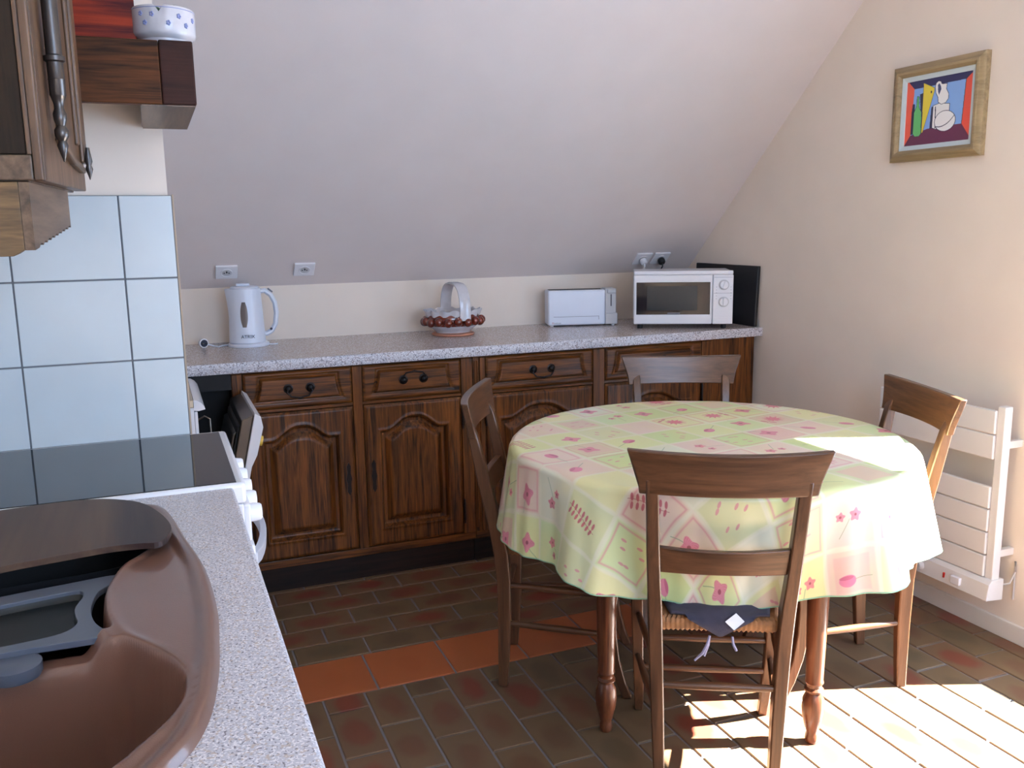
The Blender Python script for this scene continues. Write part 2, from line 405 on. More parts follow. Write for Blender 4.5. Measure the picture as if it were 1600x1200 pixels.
for xa in (x0, (x0 + x1) / 2 - .03, x1 - .05): b.box((xa, YB - .08, z0), (xa + .05, YB - .03, z1))
b.box((x0, YB - .08, z0), (x1, YB - .03, z0 + .05)); b.box((x0, YB - .08, z1 - .05), (x1, YB - .03, z1))
struct(b.build('window_2', m_base))
struct(MB().box((XL - T, YK, -.06), (XR + T, YK + T, ZK + .06)).build('wall_back', m_wall))
sl_ = MB().add([(XL - T, YK + T, ZK - SL * T), (XR + T, YK + T, ZK - SL * T), (XR + T, YC, HC), (XL - T, YC, HC),
                (XL - T, YK + T, ZK + .15), (XR + T, YK + T, ZK + .15), (XR + T, YC, HC + .15), (XL - T, YC, HC + .15)],
               [(0, 1, 2, 3), (7, 6, 5, 4), (0, 4, 5, 1), (1, 5, 6, 2), (2, 6, 7, 3), (3, 7, 4, 0)])
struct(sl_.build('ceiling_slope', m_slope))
struct(MB().box((XL - T, YB - T, HC), (XR + T, YC, HC + .12)).build('ceiling', m_ceil))
# partition with tiles
YT = 2.128
pt = struct(MB().box((XL, YT + .007, -.004), (.045, YT + .107, HC)).build('wall_partition', m_wall))
bx('grout_bed', m_tgrout, (XL, YT + .003, .86), (.053, YT + .007, 1.442), pt, 0)
jx = [XL, -.489, -.273, -.056, .053]; jz = [.865, .903, 1.083, 1.263, 1.443]
for a in range(len(jx) - 1):
    for c in range(len(jz) - 1):
        bx('tile', m_tile, (jx[a] + .0018, YT, jz[c] + .0018), (jx[a + 1] - .0018, YT + .006, jz[c + 1] - .0018), pt, .0012)
bx('tile_edge_trim', m_trim, (.053, YT + .001, .86), (.0565, YT + .107, 1.444), pt, 0)
# baseboards
struct(MB().box((XR - .014, y1_ := 1.0, -.001), (XR - .0005, 3.33, .062)).build('baseboard_right', m_base, bevel=.003))

# ------------------------------------------------------------------ near worktop with sink
sink_out = smooth_poly([(-.007, 1.535), (.016, 1.388), (.036, 1.25), (.042, 1.107), (.038, 1.013), (.032, .933), (.020, .854), (.003, .801), (-.017, .767), (-.06, .70), (-.13, .655),
                        (-.3, .64), (-.42, .66), (-.475, .75), (-.485, 1.1), (-.475, 1.48), (-.42, 1.575), (-.25, 1.60), (-.12, 1.60), (-.045, 1.58)], 4)
YW0, YW1, XN = -.3, 1.652, .108
nb = thing('sink_cabinet', 'speckled worktop unit carrying the brown sink in the left foreground', 'worktop', (-.2, .7, 0))
hole = []
P = np.array(sink_out); ctr = P.mean(0)
for p in sink_out:
    d = np.array(p) - ctr; hole.append(tuple(ctr + d * (1 - .012 / np.linalg.norm(d))))
outer = [(XL + .002, YW0), (XN - .006, YW0), (XN - .006, YW1), (XL + .002, YW1)]
tris = tessellate_polygon([[Vector((x, y, 0)) for x, y in outer], [Vector((x, y, 0)) for x, y in hole]])
allp = outer + hole
b = MB(); n_ = len(allp)
b.add([(x, y, .9) for x, y in allp] + [(x, y, .862) for x, y in allp], [tuple(t) for t in tris] + [tuple(i + n_ for i in reversed(t)) for t in tris] +
      [(i, (i + 1) % 4, (i + 1) % 4 + n_, i + n_) for i in range(4)] + [(4 + i, 4 + (i + 1) % len(hole), 4 + (i + 1) % len(hole) + n_, 4 + i + n_) for i in range(len(hole))])
b.build('worktop_board', m_lam, nb)
# rounded front edge
ring = [(XN - .006, .9)] + [(XN - .006 + .006 * math.sin(a), .894 + .006 * math.cos(a)) for a in (.4, .8, 1.2, 1.57)] + [(XN, .868), (XN - .003, .863), (XN - .006, .862)]
b = MB(); b.loft([[Vector((x, YW0, z)) for x, z in ring], [Vector((x, YW1, z)) for x, z in ring]])
b.build('front_edge', m_lam, nb, smooth=True)
b = MB().box((XL + .002, YW0, .0), (XL + .02, YW1, .86)).box((XL + .02, YW1 - .02, .0), (.06, YW1, .86)).box((XL + .02, YW0, 0), (.06, YW0 + .02, .86)).box((.045, YW0 + .02, .1), (.06, YW1 - .02, .86)).box((XL + .02, YW0 + .02, .08), (.045, YW1 - .02, .1))
b.build('carcass', m_oakZ, nb)
for k in range(3):
    ya = YW0 + .03 + k * .64
    d_ = bx('door', m_oakZ, (.06, ya, .12), (.08, ya + .61, .85), nb, .004)
    b = MB().lathe([(.006, 0), (.006, .012), (.014, .018), (.012, .028), (.002, .03)], (.08, ya + .56, .6), 14, 'X'); b.build('knob', m_irond, d_, smooth=True)

# sink: one moulded surface
res = .0026
xs = np.arange(-.50, .06, res); ys = np.arange(.62, 1.63, res); X, Y = np.meshgrid(xs, ys)
dO = sdf(sink_out, X, Y)
cav = smooth_poly([(-.03, 1.369), (-.051, 1.33), (-.07, 1.301), (-.082, 1.256), (-.089, 1.208), (-.088, 1.164), (-.08, 1.109), (-.067, 1.065), (-.046, 1.031), (-.023, .994), (-.008, .959),
                   (-.002, .934), (-.003, .909), (-.007, .881), (-.017, .855), (-.032, .83), (-.049, .808), (-.064, .788), (-.11, .745), (-.18, .715), (-.3, .70), (-.40, .72), (-.44, .80),
                   (-.45, 1.0), (-.45, 1.35), (-.42, 1.46), (-.33, 1.52), (-.2, 1.535), (-.09, 1.52), (-.03, 1.45), (-.018, 1.40)], 3)
dC = sdf(cav, X, Y)
Z = np.where(dO > -.012, .9 + .0, .9)
Z = .884 + .029 * sstep(-.010, .008, dO) - .007 * sstep(.014, .028, dO)
lip = .0025 * np.exp(-((dC + .006) / .006) ** 2)
Z = Z + lip * (dO > .02)
ridge_y = 1.062 + .02 * np.sin((X + .05) * 6) * 0 + (X + .051) * -.13
dr = np.abs(Y - ridge_y - .012)
floorz = np.where(Y > ridge_y, .76, .70)
ridge = .878 - .004 * np.clip((X + .05) * -8, 0, 1)
inner = floorz + (ridge - floorz) * (1 - sstep(.012, .040, dr)) + .03 * (1 - sstep(.008, .035, dC))
wall_ = sstep(-.002, .015, dC)
Z = Z * (1 - wall_) + np.minimum(inner, Z) * wall_
keep = dO > -.011
sk = grid_mesh('sink', X, Y, Z, m_sink, None)
bm = bmesh.new(); bm.from_mesh(sk.data); bm.verts.ensure_lookup_table(); kf = keep.ravel()
bmesh.ops.delete(bm, geom=[v for v in bm.verts if not kf[v.index]], context='VERTS'); bm.to_mesh(sk.data); bm.free()
sk.data.shade_smooth()
tag(sk, 'brown composite sink with curved drainer and deep bowl set in speckled worktop', 'sink')

# wooden board over the far bowl
bo = smooth_poly([(-.46, 1.45), (-.40, 1.53), (-.30, 1.572), (-.202, 1.588), (-.14, 1.588), (-.097, 1.575), (-.05, 1.535), (-.02, 1.465), (-.004, 1.39), (-.008, 1.345), (-.022, 1.316),
                  (-.05, 1.322), (-.09, 1.324), (-.15, 1.314), (-.22, 1.300), (-.30, 1.272), (-.40, 1.24), (-.45, 1.26), (-.47, 1.35)], 4)
MB().prism(bo, .9185, .9275, 'Z').build('sink_board', m_board, bevel=.002)
tag(bpy.data.objects['sink_board'], 'varnished wooden half-moon board lying over the far end of brown sink', 'cutting board')
# slate strainer tray
tt = thing('strainer_tray', 'grey-blue plastic strainer tray with smoky window resting across the sink', 'tray', (-.25, 1.17, .9))
to = smooth_poly([(-.43, 1.215), (-.32, 1.245), (-.217, 1.268), (-.14, 1.281), (-.080, 1.288), (-.082, 1.26), (-.0985, 1.235), (-.104, 1.20), (-.104, 1.165), (-.097, 1.13), (-.084, 1.10), (-.088, 1.087), (-.13, 1.087), (-.193, 1.087), (-.30, 1.075), (-.43, 1.07)], 3)
ti = smooth_poly([(-.41, 1.195), (-.30, 1.218), (-.213, 1.236), (-.15, 1.247), (-.122, 1.247), (-.117, 1.225), (-.121, 1.205), (-.124, 1.185), (-.121, 1.16), (-.118, 1.14), (-.128, 1.12), (-.15, 1.111), (-.196, 1.105), (-.30, 1.095), (-.41, 1.09)], 3)
tr = tessellate_polygon([[Vector((x, y, 0)) for x, y in to], [Vector((x, y, 0)) for x, y in ti]])
al = to + ti; n_ = len(al); no = len(to); ni = len(ti)
b = MB().add([(x, y, .898) for x, y in al] + [(x, y, .890) for x, y in al], [tuple(t) for t in tr] + [tuple(i + n_ for i in reversed(t)) for t in tr] +
             [(i, (i + 1) % no, (i + 1) % no + n_, i + n_) for i in range(no)] + [(no + i, no + (i + 1) % ni, no + (i + 1) % ni + n_, no + i + n_) for i in range(ni)])
b.build('tray_rim', m_tray, tt, bevel=.0015)
ci = np.array(ti).mean(0); rings = []
for k, (s, z) in enumerate(((1, .893), (.99, .889), (.975, .886), (.90, .885), (.5, .885))):
    rings.append([Vector((ci[0] + (x - ci[0]) * s, ci[1] + (y - ci[1]) * (1 - (1 - s) * 2.2 if s > .6 else .3), z)) for x, y in ti])
MB().loft(rings, cap=False).add([v for v in rings[-1]], [tuple(range(len(ti)))]).build('tray_basin', m_trayin, tt, smooth=True)
bk = smooth_poly([(-.44, 1.30), (-.30, 1.285), (-.20, 1.30), (-.09, 1.312), (-.055, 1.335), (-.035, 1.375), (-.03, 1.44), (-.09, 1.505), (-.2, 1.52), (-.33, 1.505), (-.42, 1.45)], 4)
bc = np.array(bk).mean(0)
MB().loft([[Vector((bc[0] + (x - bc[0]) * s, bc[1] + (y - bc[1]) * s, z)) for x, y in bk] for s, z in ((1.0, .898), (.985, .898), (.97, .89), (.93, .80), (.9, .79))], cap=False).add([Vector((bc[0] + (x - bc[0]) * .9, bc[1] + (y - bc[1]) * .9, .79)) for x, y in bk], [tuple(range(len(bk)))]).build('strainer_basket', m_black, tt, smooth=True)
MB().lathe([(.0005, .874), (.026, .874), (.028, .878), (.028, .889), (.024, .891), (.0005, .891)], (-.178, 1.072, 0), 24).build('tray_tab', m_tray, tt, smooth=True)

# ------------------------------------------------------------------ stove
st = thing('cooker', 'white freestanding cooker with black glass hob against the tiled wall', 'cooker', (-.2, 1.9, 0))
SY0, SY1, SXF = 1.657, 2.124, .124
b = MB().box((XL + .005, SY0, .06), (SXF, SY1, .865)); b.build('body', m_white, st, bevel=.003)
MB().box((XL + .03, SY0 + .02, 0), (SXF - .04, SY1 - .02, .06)).build('plinth', m_whiteg, st)
hb = MB().box((XL + .004, SY0 - .003, .866), (SXF + .006, SY1 + .002, .9065)).build('hob_frame', m_white, st, bevel=.008, seg=3, smooth=True)
gl = bx('glass_hob', m_glass, (XL + .03, SY0 + .006, .905), (SXF - .010, SY1 - .014, .9078), hb, .002)
bx('control_panel', m_white, (SXF, SY0 + .006, .790), (SXF + .012, SY1 - .006, .862), st, .004)
od = bx('oven_door', m_white, (SXF, SY0 + .006, .30), (SXF + .016, SY1 - .006, .782), st, .005)
bx('oven_glass', m_glass, (SXF + .0155, SY0 + .06, .38), (SXF + .018, SY1 - .06, .70), od, .001)
bx('storage_drawer', m_white, (SXF, SY0 + .006, .08), (SXF + .016, SY1 - .006, .29), st, .005)
for k in range(5):
    yy = SY0 + .05 + k * .092
    MB().lathe([(.018, 0), (.018, .010), (.0165, .021), (.014, .0245), (.0005, .025)], (SXF + .011, yy, .832), 18, 'X').build('knob', m_white, st, smooth=True)
pts = [(SXF + .012 + .036 * math.sin(PI * t) ** .7 if 0 < t < 1 else SXF + .012, SY0 + .03 + (SY1 - SY0 - .06) * t, .745) for t in np.linspace(0, 1, 15)]
rings = [[Vector((x - .004, y, z - .017)), Vector((x + .007, y, z - .014)), Vector((x + .009, y, z + .012)), Vector((x - .004, y, z + .017))] for x, y, z in pts]
MB().loft(rings).build('oven_handle', m_inkg2, od, bevel=.002, smooth=True)

# ------------------------------------------------------------------ wooden shelf beam above the cooker
sh = thing('wooden_shelf', 'dark wooden box shelf projecting over the cooker with thick end block', 'shelf', (-.2, 1.95, 1.6))
bx('fascia_board', m_oakLX, (XL + .001, 1.741, 1.585), (.0405, 1.763, 1.693), sh, .002)
bx('end_block', m_oakDX, (.041, 1.741, 1.585), (.098, YT - .001, 1.6945), sh, .003)
bx('end_block', m_oakG, (.004, 1.764, 1.5855), (.0405, YT - .001, 1.66), sh, .001)
bx('shelf_board', m_oakLX, (XL + .001, 1.764, 1.665), (.0405, YT - .001, 1.693), sh, .001)
bx('underside_sheet', m_oakG, (.006, 1.7445, 1.5825), (.0955, YT - .002, 1.5848), sh, 0)  # thin sheet of greyer oak across the underside
# ashtray
at = thing('ashtray', 'white ceramic ashtray with little blue flowers on the shelf end', 'ashtray', (.057, 1.815, 1.695))
b = MB(); b.lathe([(.040, 1.695), (.042, 1.6955), (.043, 1.704), (.052, 1.709), (.0545, 1.714), (.0545, 1.755), (.053, 1.7575), (.049, 1.7575), (.048, 1.752), (.047, 1.716), (.03, 1.712), (.0005, 1.711)], (.055, 1.815, 0), 40)
body = b.build('dish', m_cer, at, smooth=True)
# carve the cigarette notch by lowering rim vertices
for v in body.data.vertices:
    a = math.atan2(v.co.y, v.co.x + .002)
    if v.co.z > .05 and abs(a + 1.72) < .13: v.co.z -= .012
MB().lathe([(.0547, 1.7525), (.0550, 1.753), (.0547, 1.7538)], (.055, 1.815, 0), 40, cap=False).build('blue_line', m_blue, at)
for a, z in ((-2.35, 1.740), (-1.95, 1.738), (-2.2, 1.724), (-1.45, 1.724), (-1.1, 1.737), (-.85, 1.723), (-.5, 1.735)):
    b = MB()
    for k in range(5):
        aa = k * 2 * PI / 5; rr = .0035
        da = rr * math.cos(aa) / .0545; dz = rr * math.sin(aa)
        b.sphere((.055 + .0545 * math.cos(a + da * .7), 1.815 + .0545 * math.sin(a + da * .7), z + .003 + dz * .8), .0022, 6, 4)
    b.build('blue_flower', m_blue, at)
b = MB()
for k in range(9):
    a = k * .7; b.sphere((.055 + .024 * math.cos(a), 1.815 + .024 * math.sin(a), 1.750 + .003 * (k % 3)), .010, 8, 5)
tag(b.build('green_sprigs', m_green, None, smooth=True), 'small green leafy bits heaped in the flowered ashtray', 'plant')
# red box
nn = 128; yy, xx = np.mgrid[0:nn, 0:nn] / nn
rng = np.random.RandomState(3)
fld = np.zeros((nn, nn))
for k in range(14):
    fx, fy, ph = rng.uniform(1, 9), rng.uniform(3, 22), rng.uniform(0, 6); fld += np.sin(fx * xx * 6 + fy * yy * 3 + ph + 2 * np.sin(xx * 5 + k)) / 5
t_ = np.clip(.5 + fld * .5, 0, 1)[..., None]
c0, c1 = np.array([92, 24, 34]) / 255, np.array([190, 62, 40]) / 255
m_redbox = wood('red_marbling', (70, 12, 18), (158, 54, 24), 'X', .5, sc=.8, contrast=1.6, spec=.2)
tag(bx('red_box', m_redbox, (-.33, 1.80, 1.6935), (.0075, 1.93, 1.80), None, .002), 'red and orange marbled box standing on the wooden shelf', 'box')

# ------------------------------------------------------------------ wall cabinet (upper left)
wc = thing('wall_cabinet', 'carved oak wall cabinet with long pewter spindle hinges at upper left', 'cabinet', (-.3, 1.4, 1.45))
rot = Matrix.Translation((-.119, 1.332, 0)) @ Matrix.Rotation(math.radians(-4.8), 4, 'Z')
def wb(a, b_, name, m, parent=wc, bevel=.002): return MB().box(a, b_, rot).build(name, m, parent, bevel)
# local frame: x to the room (0 = door face), y along the run
wb((-.37, .0, 1.43), (-.02, .345, 2.38), 'carcass', m_oakGZ)
wb((-.37, -.012, 1.432), (-.012, .0, 1.464), 'bottom_rail', m_oakG)
wb((-.011, -.013, 1.432), (.0, .0, 2.38), 'corner_stile', m_oakGZ)
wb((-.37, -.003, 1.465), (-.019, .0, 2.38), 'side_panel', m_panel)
wb((-.018, -.009, 1.464), (-.0115, .001, 2.38), 'panel_moulding', m_oakGZ)
dr_ = wb((-.018, .004, 1.432), (.0, .337, 2.37), 'door', m_oakGZ)
for k, (a, c) in enumerate(((.110, .120), (.130, .137), (.150, .156))):
    wb((-.001, a, 1.50 + .02 * k), (.006 + .001 * (k % 2), c, 2.33), 'door_moulding', m_oakGZ, dr_, .003)
wb((-.001, .262, 1.50), (.006, .275, 2.33), 'door_moulding', m_oakGZ, dr_, .003)
wb((-.001, .300, 1.475), (.007, .334, 2.36), 'far_stile', m_oakGZ, dr_, .004)
def spindle(y, zb, x=.013):
    pr = [(.0008, zb), (.004, zb + .010), (.0075, zb + .022), (.0055, zb + .028), (.009, zb + .034), (.0095, zb + .042), (.006, zb + .048), (.0085, zb + .056), (.009, zb + .064), (.006, zb + .072), (.0075, zb + .08),
          (.010, zb + .087), (.0107, zb + .088), (.0107, zb + .108), (.0112, zb + .109), (.0107, zb + .11), (.0107, zb + .131), (.0135, zb + .133), (.0135, zb + .139), (.0105, zb + .141), (.0105, zb + .60), (.013, zb + .61), (.0105, zb + .62), (.006, zb + .66), (.0008, zb + .70)]
    b = MB().lathe(pr, (x, y, 0), 18); b.v = [tuple(rot @ Vector(v)) for v in b.v]
    return b.build('spindle_hinge', m_iron, wc, smooth=True)
spindle(.072, 1.461)
b = MB().lathe([(.0006, 1.449), (.003, 1.457), (.006, 1.466), (.004, 1.472), (.006, 1.478), (.003, 1.50)], (.012, .305, 0), 14); b.v = [tuple(rot @ Vector(v)) for v in b.v]; b.build('hinge_finial', m_iron, wc, smooth=True)
# bevelled lower corner of the door moulding seen edge on
b = MB().prism([(.095, 1.492), (.20, 1.466), (.29, 1.458), (.29, 1.466), (.20, 1.476), (.105, 1.502)], -.001, .009, 'X'); b.v = [tuple(rot @ Vector(v)) for v in b.v]; b.build('door_foot_moulding', m_oakG, dr_, .002)
# valance with scalloped lower edge
poly = [(-.016, 1.4295)]; N = 40
for i in range(N + 1):
    t = i / N; z = 1.343 + .030 * t + (.0045 * abs(math.sin(i * PI / 4 )) if i > 3 else 0)
    poly.append((-.016 + .285 * t, z))
poly.append((.269, 1.4295))
b = MB().prism(poly, -.030, -.018, 'X'); b.v = [tuple(rot @ Vector(v)) for v in b.v]; b.build('valance', m_oakG, wc, .001)
poly = [(-.37, 1.4295), (-.37, 1.334), (-.046, 1.3355), (-.038, 1.339), (-.0305, 1.344), (-.0305, 1.4295)]
b = MB().prism(poly, -.016, -.004, 'Y'); b.v = [tuple(rot @ Vector(v)) for v in b.v]; b.build('end_valance', m_oakEV, wc, .001)

# ------------------------------------------------------------------ back worktop and cabinets
YF = 3.303
tp = thing('back_worktop', 'long grey speckled worktop running along the back wall under the slope', 'worktop', (1.0, 3.6, .86))
bx('worktop_board', m_lam2, (XL + .002, 3.279, .8605), (XR - .002, YK - .001, .9), tp, 0)
b = MB().loft([[Vector((x, y, z)) for y, z in ((3.2792, .9), (3.2745, .8985), (3.273, .894), (3.273, .865), (3.2745, .8614), (3.2792, .8606))] for x in (XL + .002, XR - .002)])
b.build('front_edge', m_lamE, tp, smooth=True)

def gridfront(name, x0, x1, z0, z1, yf, func, m, parent, res=.004):
    nx = int((x1 - x0) / res) + 1; nz = int((z1 - z0) / res) + 1
    X, Z = np.meshgrid(np.linspace(x0, x1, nx), np.linspace(z0, z1, nz)); H = func(X, Z)
    Xp = np.pad(X, 1, 'edge'); Zp = np.pad(Z, 1, 'edge'); Yp = np.pad(yf - H, 1, constant_values=yf + .018)
    o = grid_mesh(name, Xp, Yp, Zp, m, parent)
    o.data.set_sharp_from_angle(angle=math.radians(50)); return o
def rosette(c, parent):
    return MB().lathe([(.017, 0), (.018, -.002), (.013, -.004), (.012, -.007), (.009, -.013), (.004, -.016), (.0004, -.0165)], c, 16, 'Y').build('rosette', m_irond, parent, smooth=True)
def drawer(x0, x1, parent, up=False, z0=.716, z1=.852):
    xc = (x0 + x1) / 2; hw = (x1 - x0) / 2
    def f(X, Z):
        t = (Z - z0) / (z1 - z0)
        side = hw - .028 - .030 * t - .010 * np.sin(PI * t) - np.abs(X - xc)
        d = np.minimum(np.minimum(side * .9, Z - z0 - .030), z1 - .022 - Z)
        e = np.minimum(np.minimum(hw - np.abs(X - xc), Z - z0), z1 - Z)
        return .006 * sstep(0, .008, e) + .010 * sstep(.0, .007, d) - .005 * np.exp(-(d + .003) ** 2 / .00002)
    dw = gridfront('drawer', x0, x1, z0, z1, YF - .004, f, m_oakX, parent, .0035)
    zc = (z0 + z1) / 2 + .006; yy = YF - .0195
    hd = MB()
    s = 1 if up else -1
    hd.tube([(xc - .040 + (0), yy - .012, zc), (xc - .046, yy - .014, zc + s * .012), (xc - .032, yy - .018, zc + s * .028), (xc - .012, yy - .018, zc + s * .031), (xc, yy - .018, zc + s * .034), (xc + .012, yy - .018, zc + s * .031),
             (xc + .032, yy - .018, zc + s * .028), (xc + .046, yy - .014, zc + s * .012), (xc + .040, yy - .012, zc)], [.003, .003, .003, .0035, .005, .0035, .003, .003, .003], 8)
    hd.build('bail_handle', m_irond, dw, smooth=True)
    rosette((xc - .040, yy, zc), dw); rosette((xc + .040, yy, zc), dw)
    return dw
def cdoor(x0, x1, parent, hinge_right, z0=.135, z1=.700):
    xc = (x0 + x1) / 2; hw = (x1 - x0) / 2; sw = .062
    W = hw - sw
    def top(X):
        t = np.clip(np.abs(X - xc) / (W * .82), 0, 1)
        return z1 - .108 + .050 * (.5 + .5 * np.cos(PI * t ** 1.35))
    def dd(X, Z): return np.minimum(np.minimum(W - np.abs(X - xc), Z - z0 - .075), (top(X) - Z) * .85)
    def f(X, Z):
        d = dd(X, Z); e = np.minimum(np.minimum(hw - np.abs(X - xc), Z - z0), z1 - Z)
        return .008 * sstep(0, .010, e) + .003 * np.exp(-((d + .006) / .005) ** 2) - .022 * sstep(-.002, .007, d)
    dr2 = gridfront('door', x0, x1, z0, z1, YF - .004, f, m_oakZ, parent)
    def g(X, Z):
        d = dd(X, Z); return -.022 + .006 * sstep(-.002, .004, d) + .020 * sstep(.012, .045, d)
    gridfront('panel', x0 + sw - .012, x1 - sw + .012, z0 + .068, z1 - .045, YF - .004, g, m_oakZ, dr2)
    xk = x0 + .028 if hinge_right else x1 - .028
    b = MB()
    b.prism([(xk - .008, .37), (xk, .355), (xk + .008, .37), (xk + .006, .40), (xk + .011, .42), (xk + .006, .445), (xk + .008, .47), (xk, .485), (xk - .008, .47), (xk - .006, .445), (xk - .011, .42), (xk - .006, .40)], YF - .0145, YF - .0115)
    b.build('keyhole_plate', m_irond, dr2)
    xh = x1 + .004 if hinge_right else x0 - .004
    for zz in (z1 - .13, z0 + .04):
        MB().lathe([(.0005, zz), (.004, zz + .006), (.003, zz + .012), (.005, zz + .018), (.005, zz + .088), (.003, zz + .094), (.004, zz + .10), (.0005, zz + .108)], (xh, YF - .014, 0), 10).build('hinge', m_irond, dr2, smooth=True)
    return dr2
def base_unit(label, xa, xb, cells, stiles, panels=()):
    c = thing('base_cabinet', label, 'cabinet', ((xa + xb) / 2, 3.6, 0), None)
    MB().box((xa, YF + .016, .10), (xa + .02, YK - .002, .86)).box((xb - .02, YF + .016, .10), (xb, YK - .002, .86)).box((xa + .02, YF + .05, .10), (xb - .02, YK - .002, .12)).box((xa + .02, YF + .30, .12), (xb - .02, YF + .31, .86)).build('carcass', m_dark, c)
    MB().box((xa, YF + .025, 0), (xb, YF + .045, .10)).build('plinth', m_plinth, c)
    if xa < .3: MB().box((-.50, YF + .10, 0), (xa - .0005, YF + .11, .86)).box((.09, YF - .01, .80), (xa - .0005, YF + .099, .86)).build('corner_shade_panel', m_dark, c)  # dark panels added to stand for the shade below the worktop corner
    bx('bottom_rail', m_oakX, (xa, YF - .002, .100), (xb, YF + .016, .131), c, .002)
    bx('rail', m_oakX, (xa, YF - .0015, .703), (xb, YF + .0155, .714), c, .001)
    bx('top_rail', m_oakX, (xa, YF - .002, .8535), (xb, YF + .016, .8600), c, .001)
    for s in stiles: bx('stile', m_oakZ, (s[0], YF - .005, .131), (s[1], YF + .015, .853), c, .003)
    for i, (x0, x1, hr, up) in enumerate(cells):
        drawer(x0, x1, c, up); cdoor(x0, x1, c, hr)
    for s in panels:
        pz = bx('fluted_post', m_oakZ, (s[0], YF - .001, .131), (s[1], YF + .015, .853), c, .002)
        for q in (.3, .7): 
            xm = s[0] + (s[1] - s[0]) * q; MB().lathe([(.004, .15), (.004, .84)], (xm, YF - .001, 0), 8).build('bead', m_oakZ, pz, smooth=True)
    return c
base_unit('oak base cabinet with two arched doors beside the open dishwasher', .232, 1.150, [(.272, .666, False, False), (.708, 1.098, True, True)], [(.232, .270), (.668, .706), (1.101, 1.150)])
base_unit('oak base cabinet with arched doors behind the far dining chair', 1.152, 2.275, [(1.206, 1.684, False, False), (1.743, 2.219, True, False)], [(1.1795, 1.204), (1.686, 1.741), (2.222, 2.275)], [(1.1525, 1.179)])
ec = thing('end_panel', 'plain dark oak end panel closing the cabinet row at the right wall', 'cabinet panel', (2.4, 3.4, 0))
bx('post', m_oakZ, (2.2755, YF - .001, .10), (2.345, YF + .015, .86), ec, .002)
bx('panel', m_oakZ, (2.346, YF + .004, .10), (XR - .02, YF + .02, .86), ec, .002)
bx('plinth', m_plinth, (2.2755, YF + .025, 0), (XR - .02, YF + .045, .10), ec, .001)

# ------------------------------------------------------------------ dishwasher
dw = thing('dishwasher', 'slim white dishwasher standing half open under the worktop corner', 'dishwasher', (-.2, 3.05, 0))
DX, DY0, DY1 = .085, 2.82, 3.262
b = MB().box((-.50, DY0, .03), (DX, DY0 + .02, .835)).box((-.50, DY1 - .02, .03), (DX, DY1, .835)).box((-.50, DY0 + .02, .03), (-.48, DY1 - .02, .835)).box((-.48, DY0 + .02, .03), (DX, DY1 - .02, .10)).box((-.48, DY0 + .02, .80), (DX - .002, DY1 - .02, .835))
b.build('body', m_white, dw)
MB().box((-.50, DY0, .8355), (DX, DY1, .858)).build('top_panel', mat('beige_top', (206, 190, 164), .4), dw, bevel=.003)
prof = [(DX + .0005, .858), (DX + .010, .857), (DX + .022, .849), (DX + .030, .838), (DX + .033, .828), (DX + .014, .824), (DX + .0005, .826)]
b = MB().loft([[Vector((x, y, z)) for x, z in prof] for y in (DY0, DY1)]); b.build('fascia', m_white, dw, smooth=True)
MB().box((-.47, DY0 + .021, .101), (-.46, DY1 - .021, .80)).build('tub', m_dark, dw)
for ya_ in (DY0 + .0205, DY1 - .0225): MB().box((-.459, ya_, .101), (DX - .003, ya_ + .002, .799)).build('tub_shade_sheet', m_dark, dw)  # near-black sheets put the shade inside the tub into the colour
b = MB()
for k in range(9):
    y = DY0 + .05 + k * .042; b.tube([(-.40, y, .60), (DX + .04, y, .60), (DX + .045, y, .66)], .0022, 6)
for z in (.60, .66): b.tube([(-.40, DY0 + .05, z), (DX + .045, DY0 + .05, z), (DX + .045, DY1 - .05, z), (-.40, DY1 - .05, z)], .003, 6)
b.tube([(DX + .003, DY0 + .035, .785), (DX + .03, DY0 + .035, .80), (DX + .045, DY0 + .035, .79), (DX + .047, DY0 + .035, .66)], .003, 6)
b.build('rack', m_steel, dw, smooth=True)
bx('latch_strip', m_white, (DX + .001, DY0 + .002, .70), (DX + .010, DY0 + .018, .822), dw, .002)
# door, tilted out about its foot
TL = math.atan2(.165, .71)
dm = Matrix.Translation((DX + .012, 0, .09)) @ Matrix.Rotation(TL, 4, 'Y')
def db(name, m, polyxz, ya, yb, parent, bevel=.002, sm=False):
    b = MB().loft([[Vector((x, y, z)) for x, z in polyxz] for y in (ya, yb)]); b.v = [tuple(dm @ Vector(v)) for v in b.v]
    return b.build(name, m, parent, bevel, smooth=sm)
dd_ = db('door', m_white, [(.0, .0), (.020, .0), (.020, .56), (.030, .60), (.033, .69), (.020, .722), (.0, .73)], DY0, DY1, dw, .002)
db('inner_liner', m_steel, [(-.034, .03), (-.0005, .01), (-.0005, .722), (-.034, .700)], DY0 + .012, DY1 - .012, dd_, .003)
db('liner_seal', m_rub, [(-.039, .05), (-.0345, .04), (-.0345, .680), (-.039, .672)], DY0 + .035, DY1 - .035, dd_, .001)
db('inner_plate', m_steel, [(-.050, .08), (-.0395, .07), (-.0395, .655), (-.050, .645)], DY0 + .05, DY1 - .05, dd_, .004)
db('dispenser', m_dark, [(-.054, .28), (-.0505, .28), (-.0505, .40), (-.054, .40)], DY0 + .12, DY1 - .14, dd_, .002)
b = MB().lathe([(.017, .0), (.016, .010), (.0005, .012)], (0, 0, 0), 16, 'X'); b.v = [tuple(dm @ Vector((v[0] + .0362, v[1] + DY0 + .06, v[2] + .635))) for v in b.v]; b.build('programme_knob', m_yellow, dd_, smooth=True)
db('seam', m_rub, [(.0195, .545), (.0205, .545), (.0205, .5475), (.0195, .5475)], DY0 - .0003, DY1, dd_, 0)

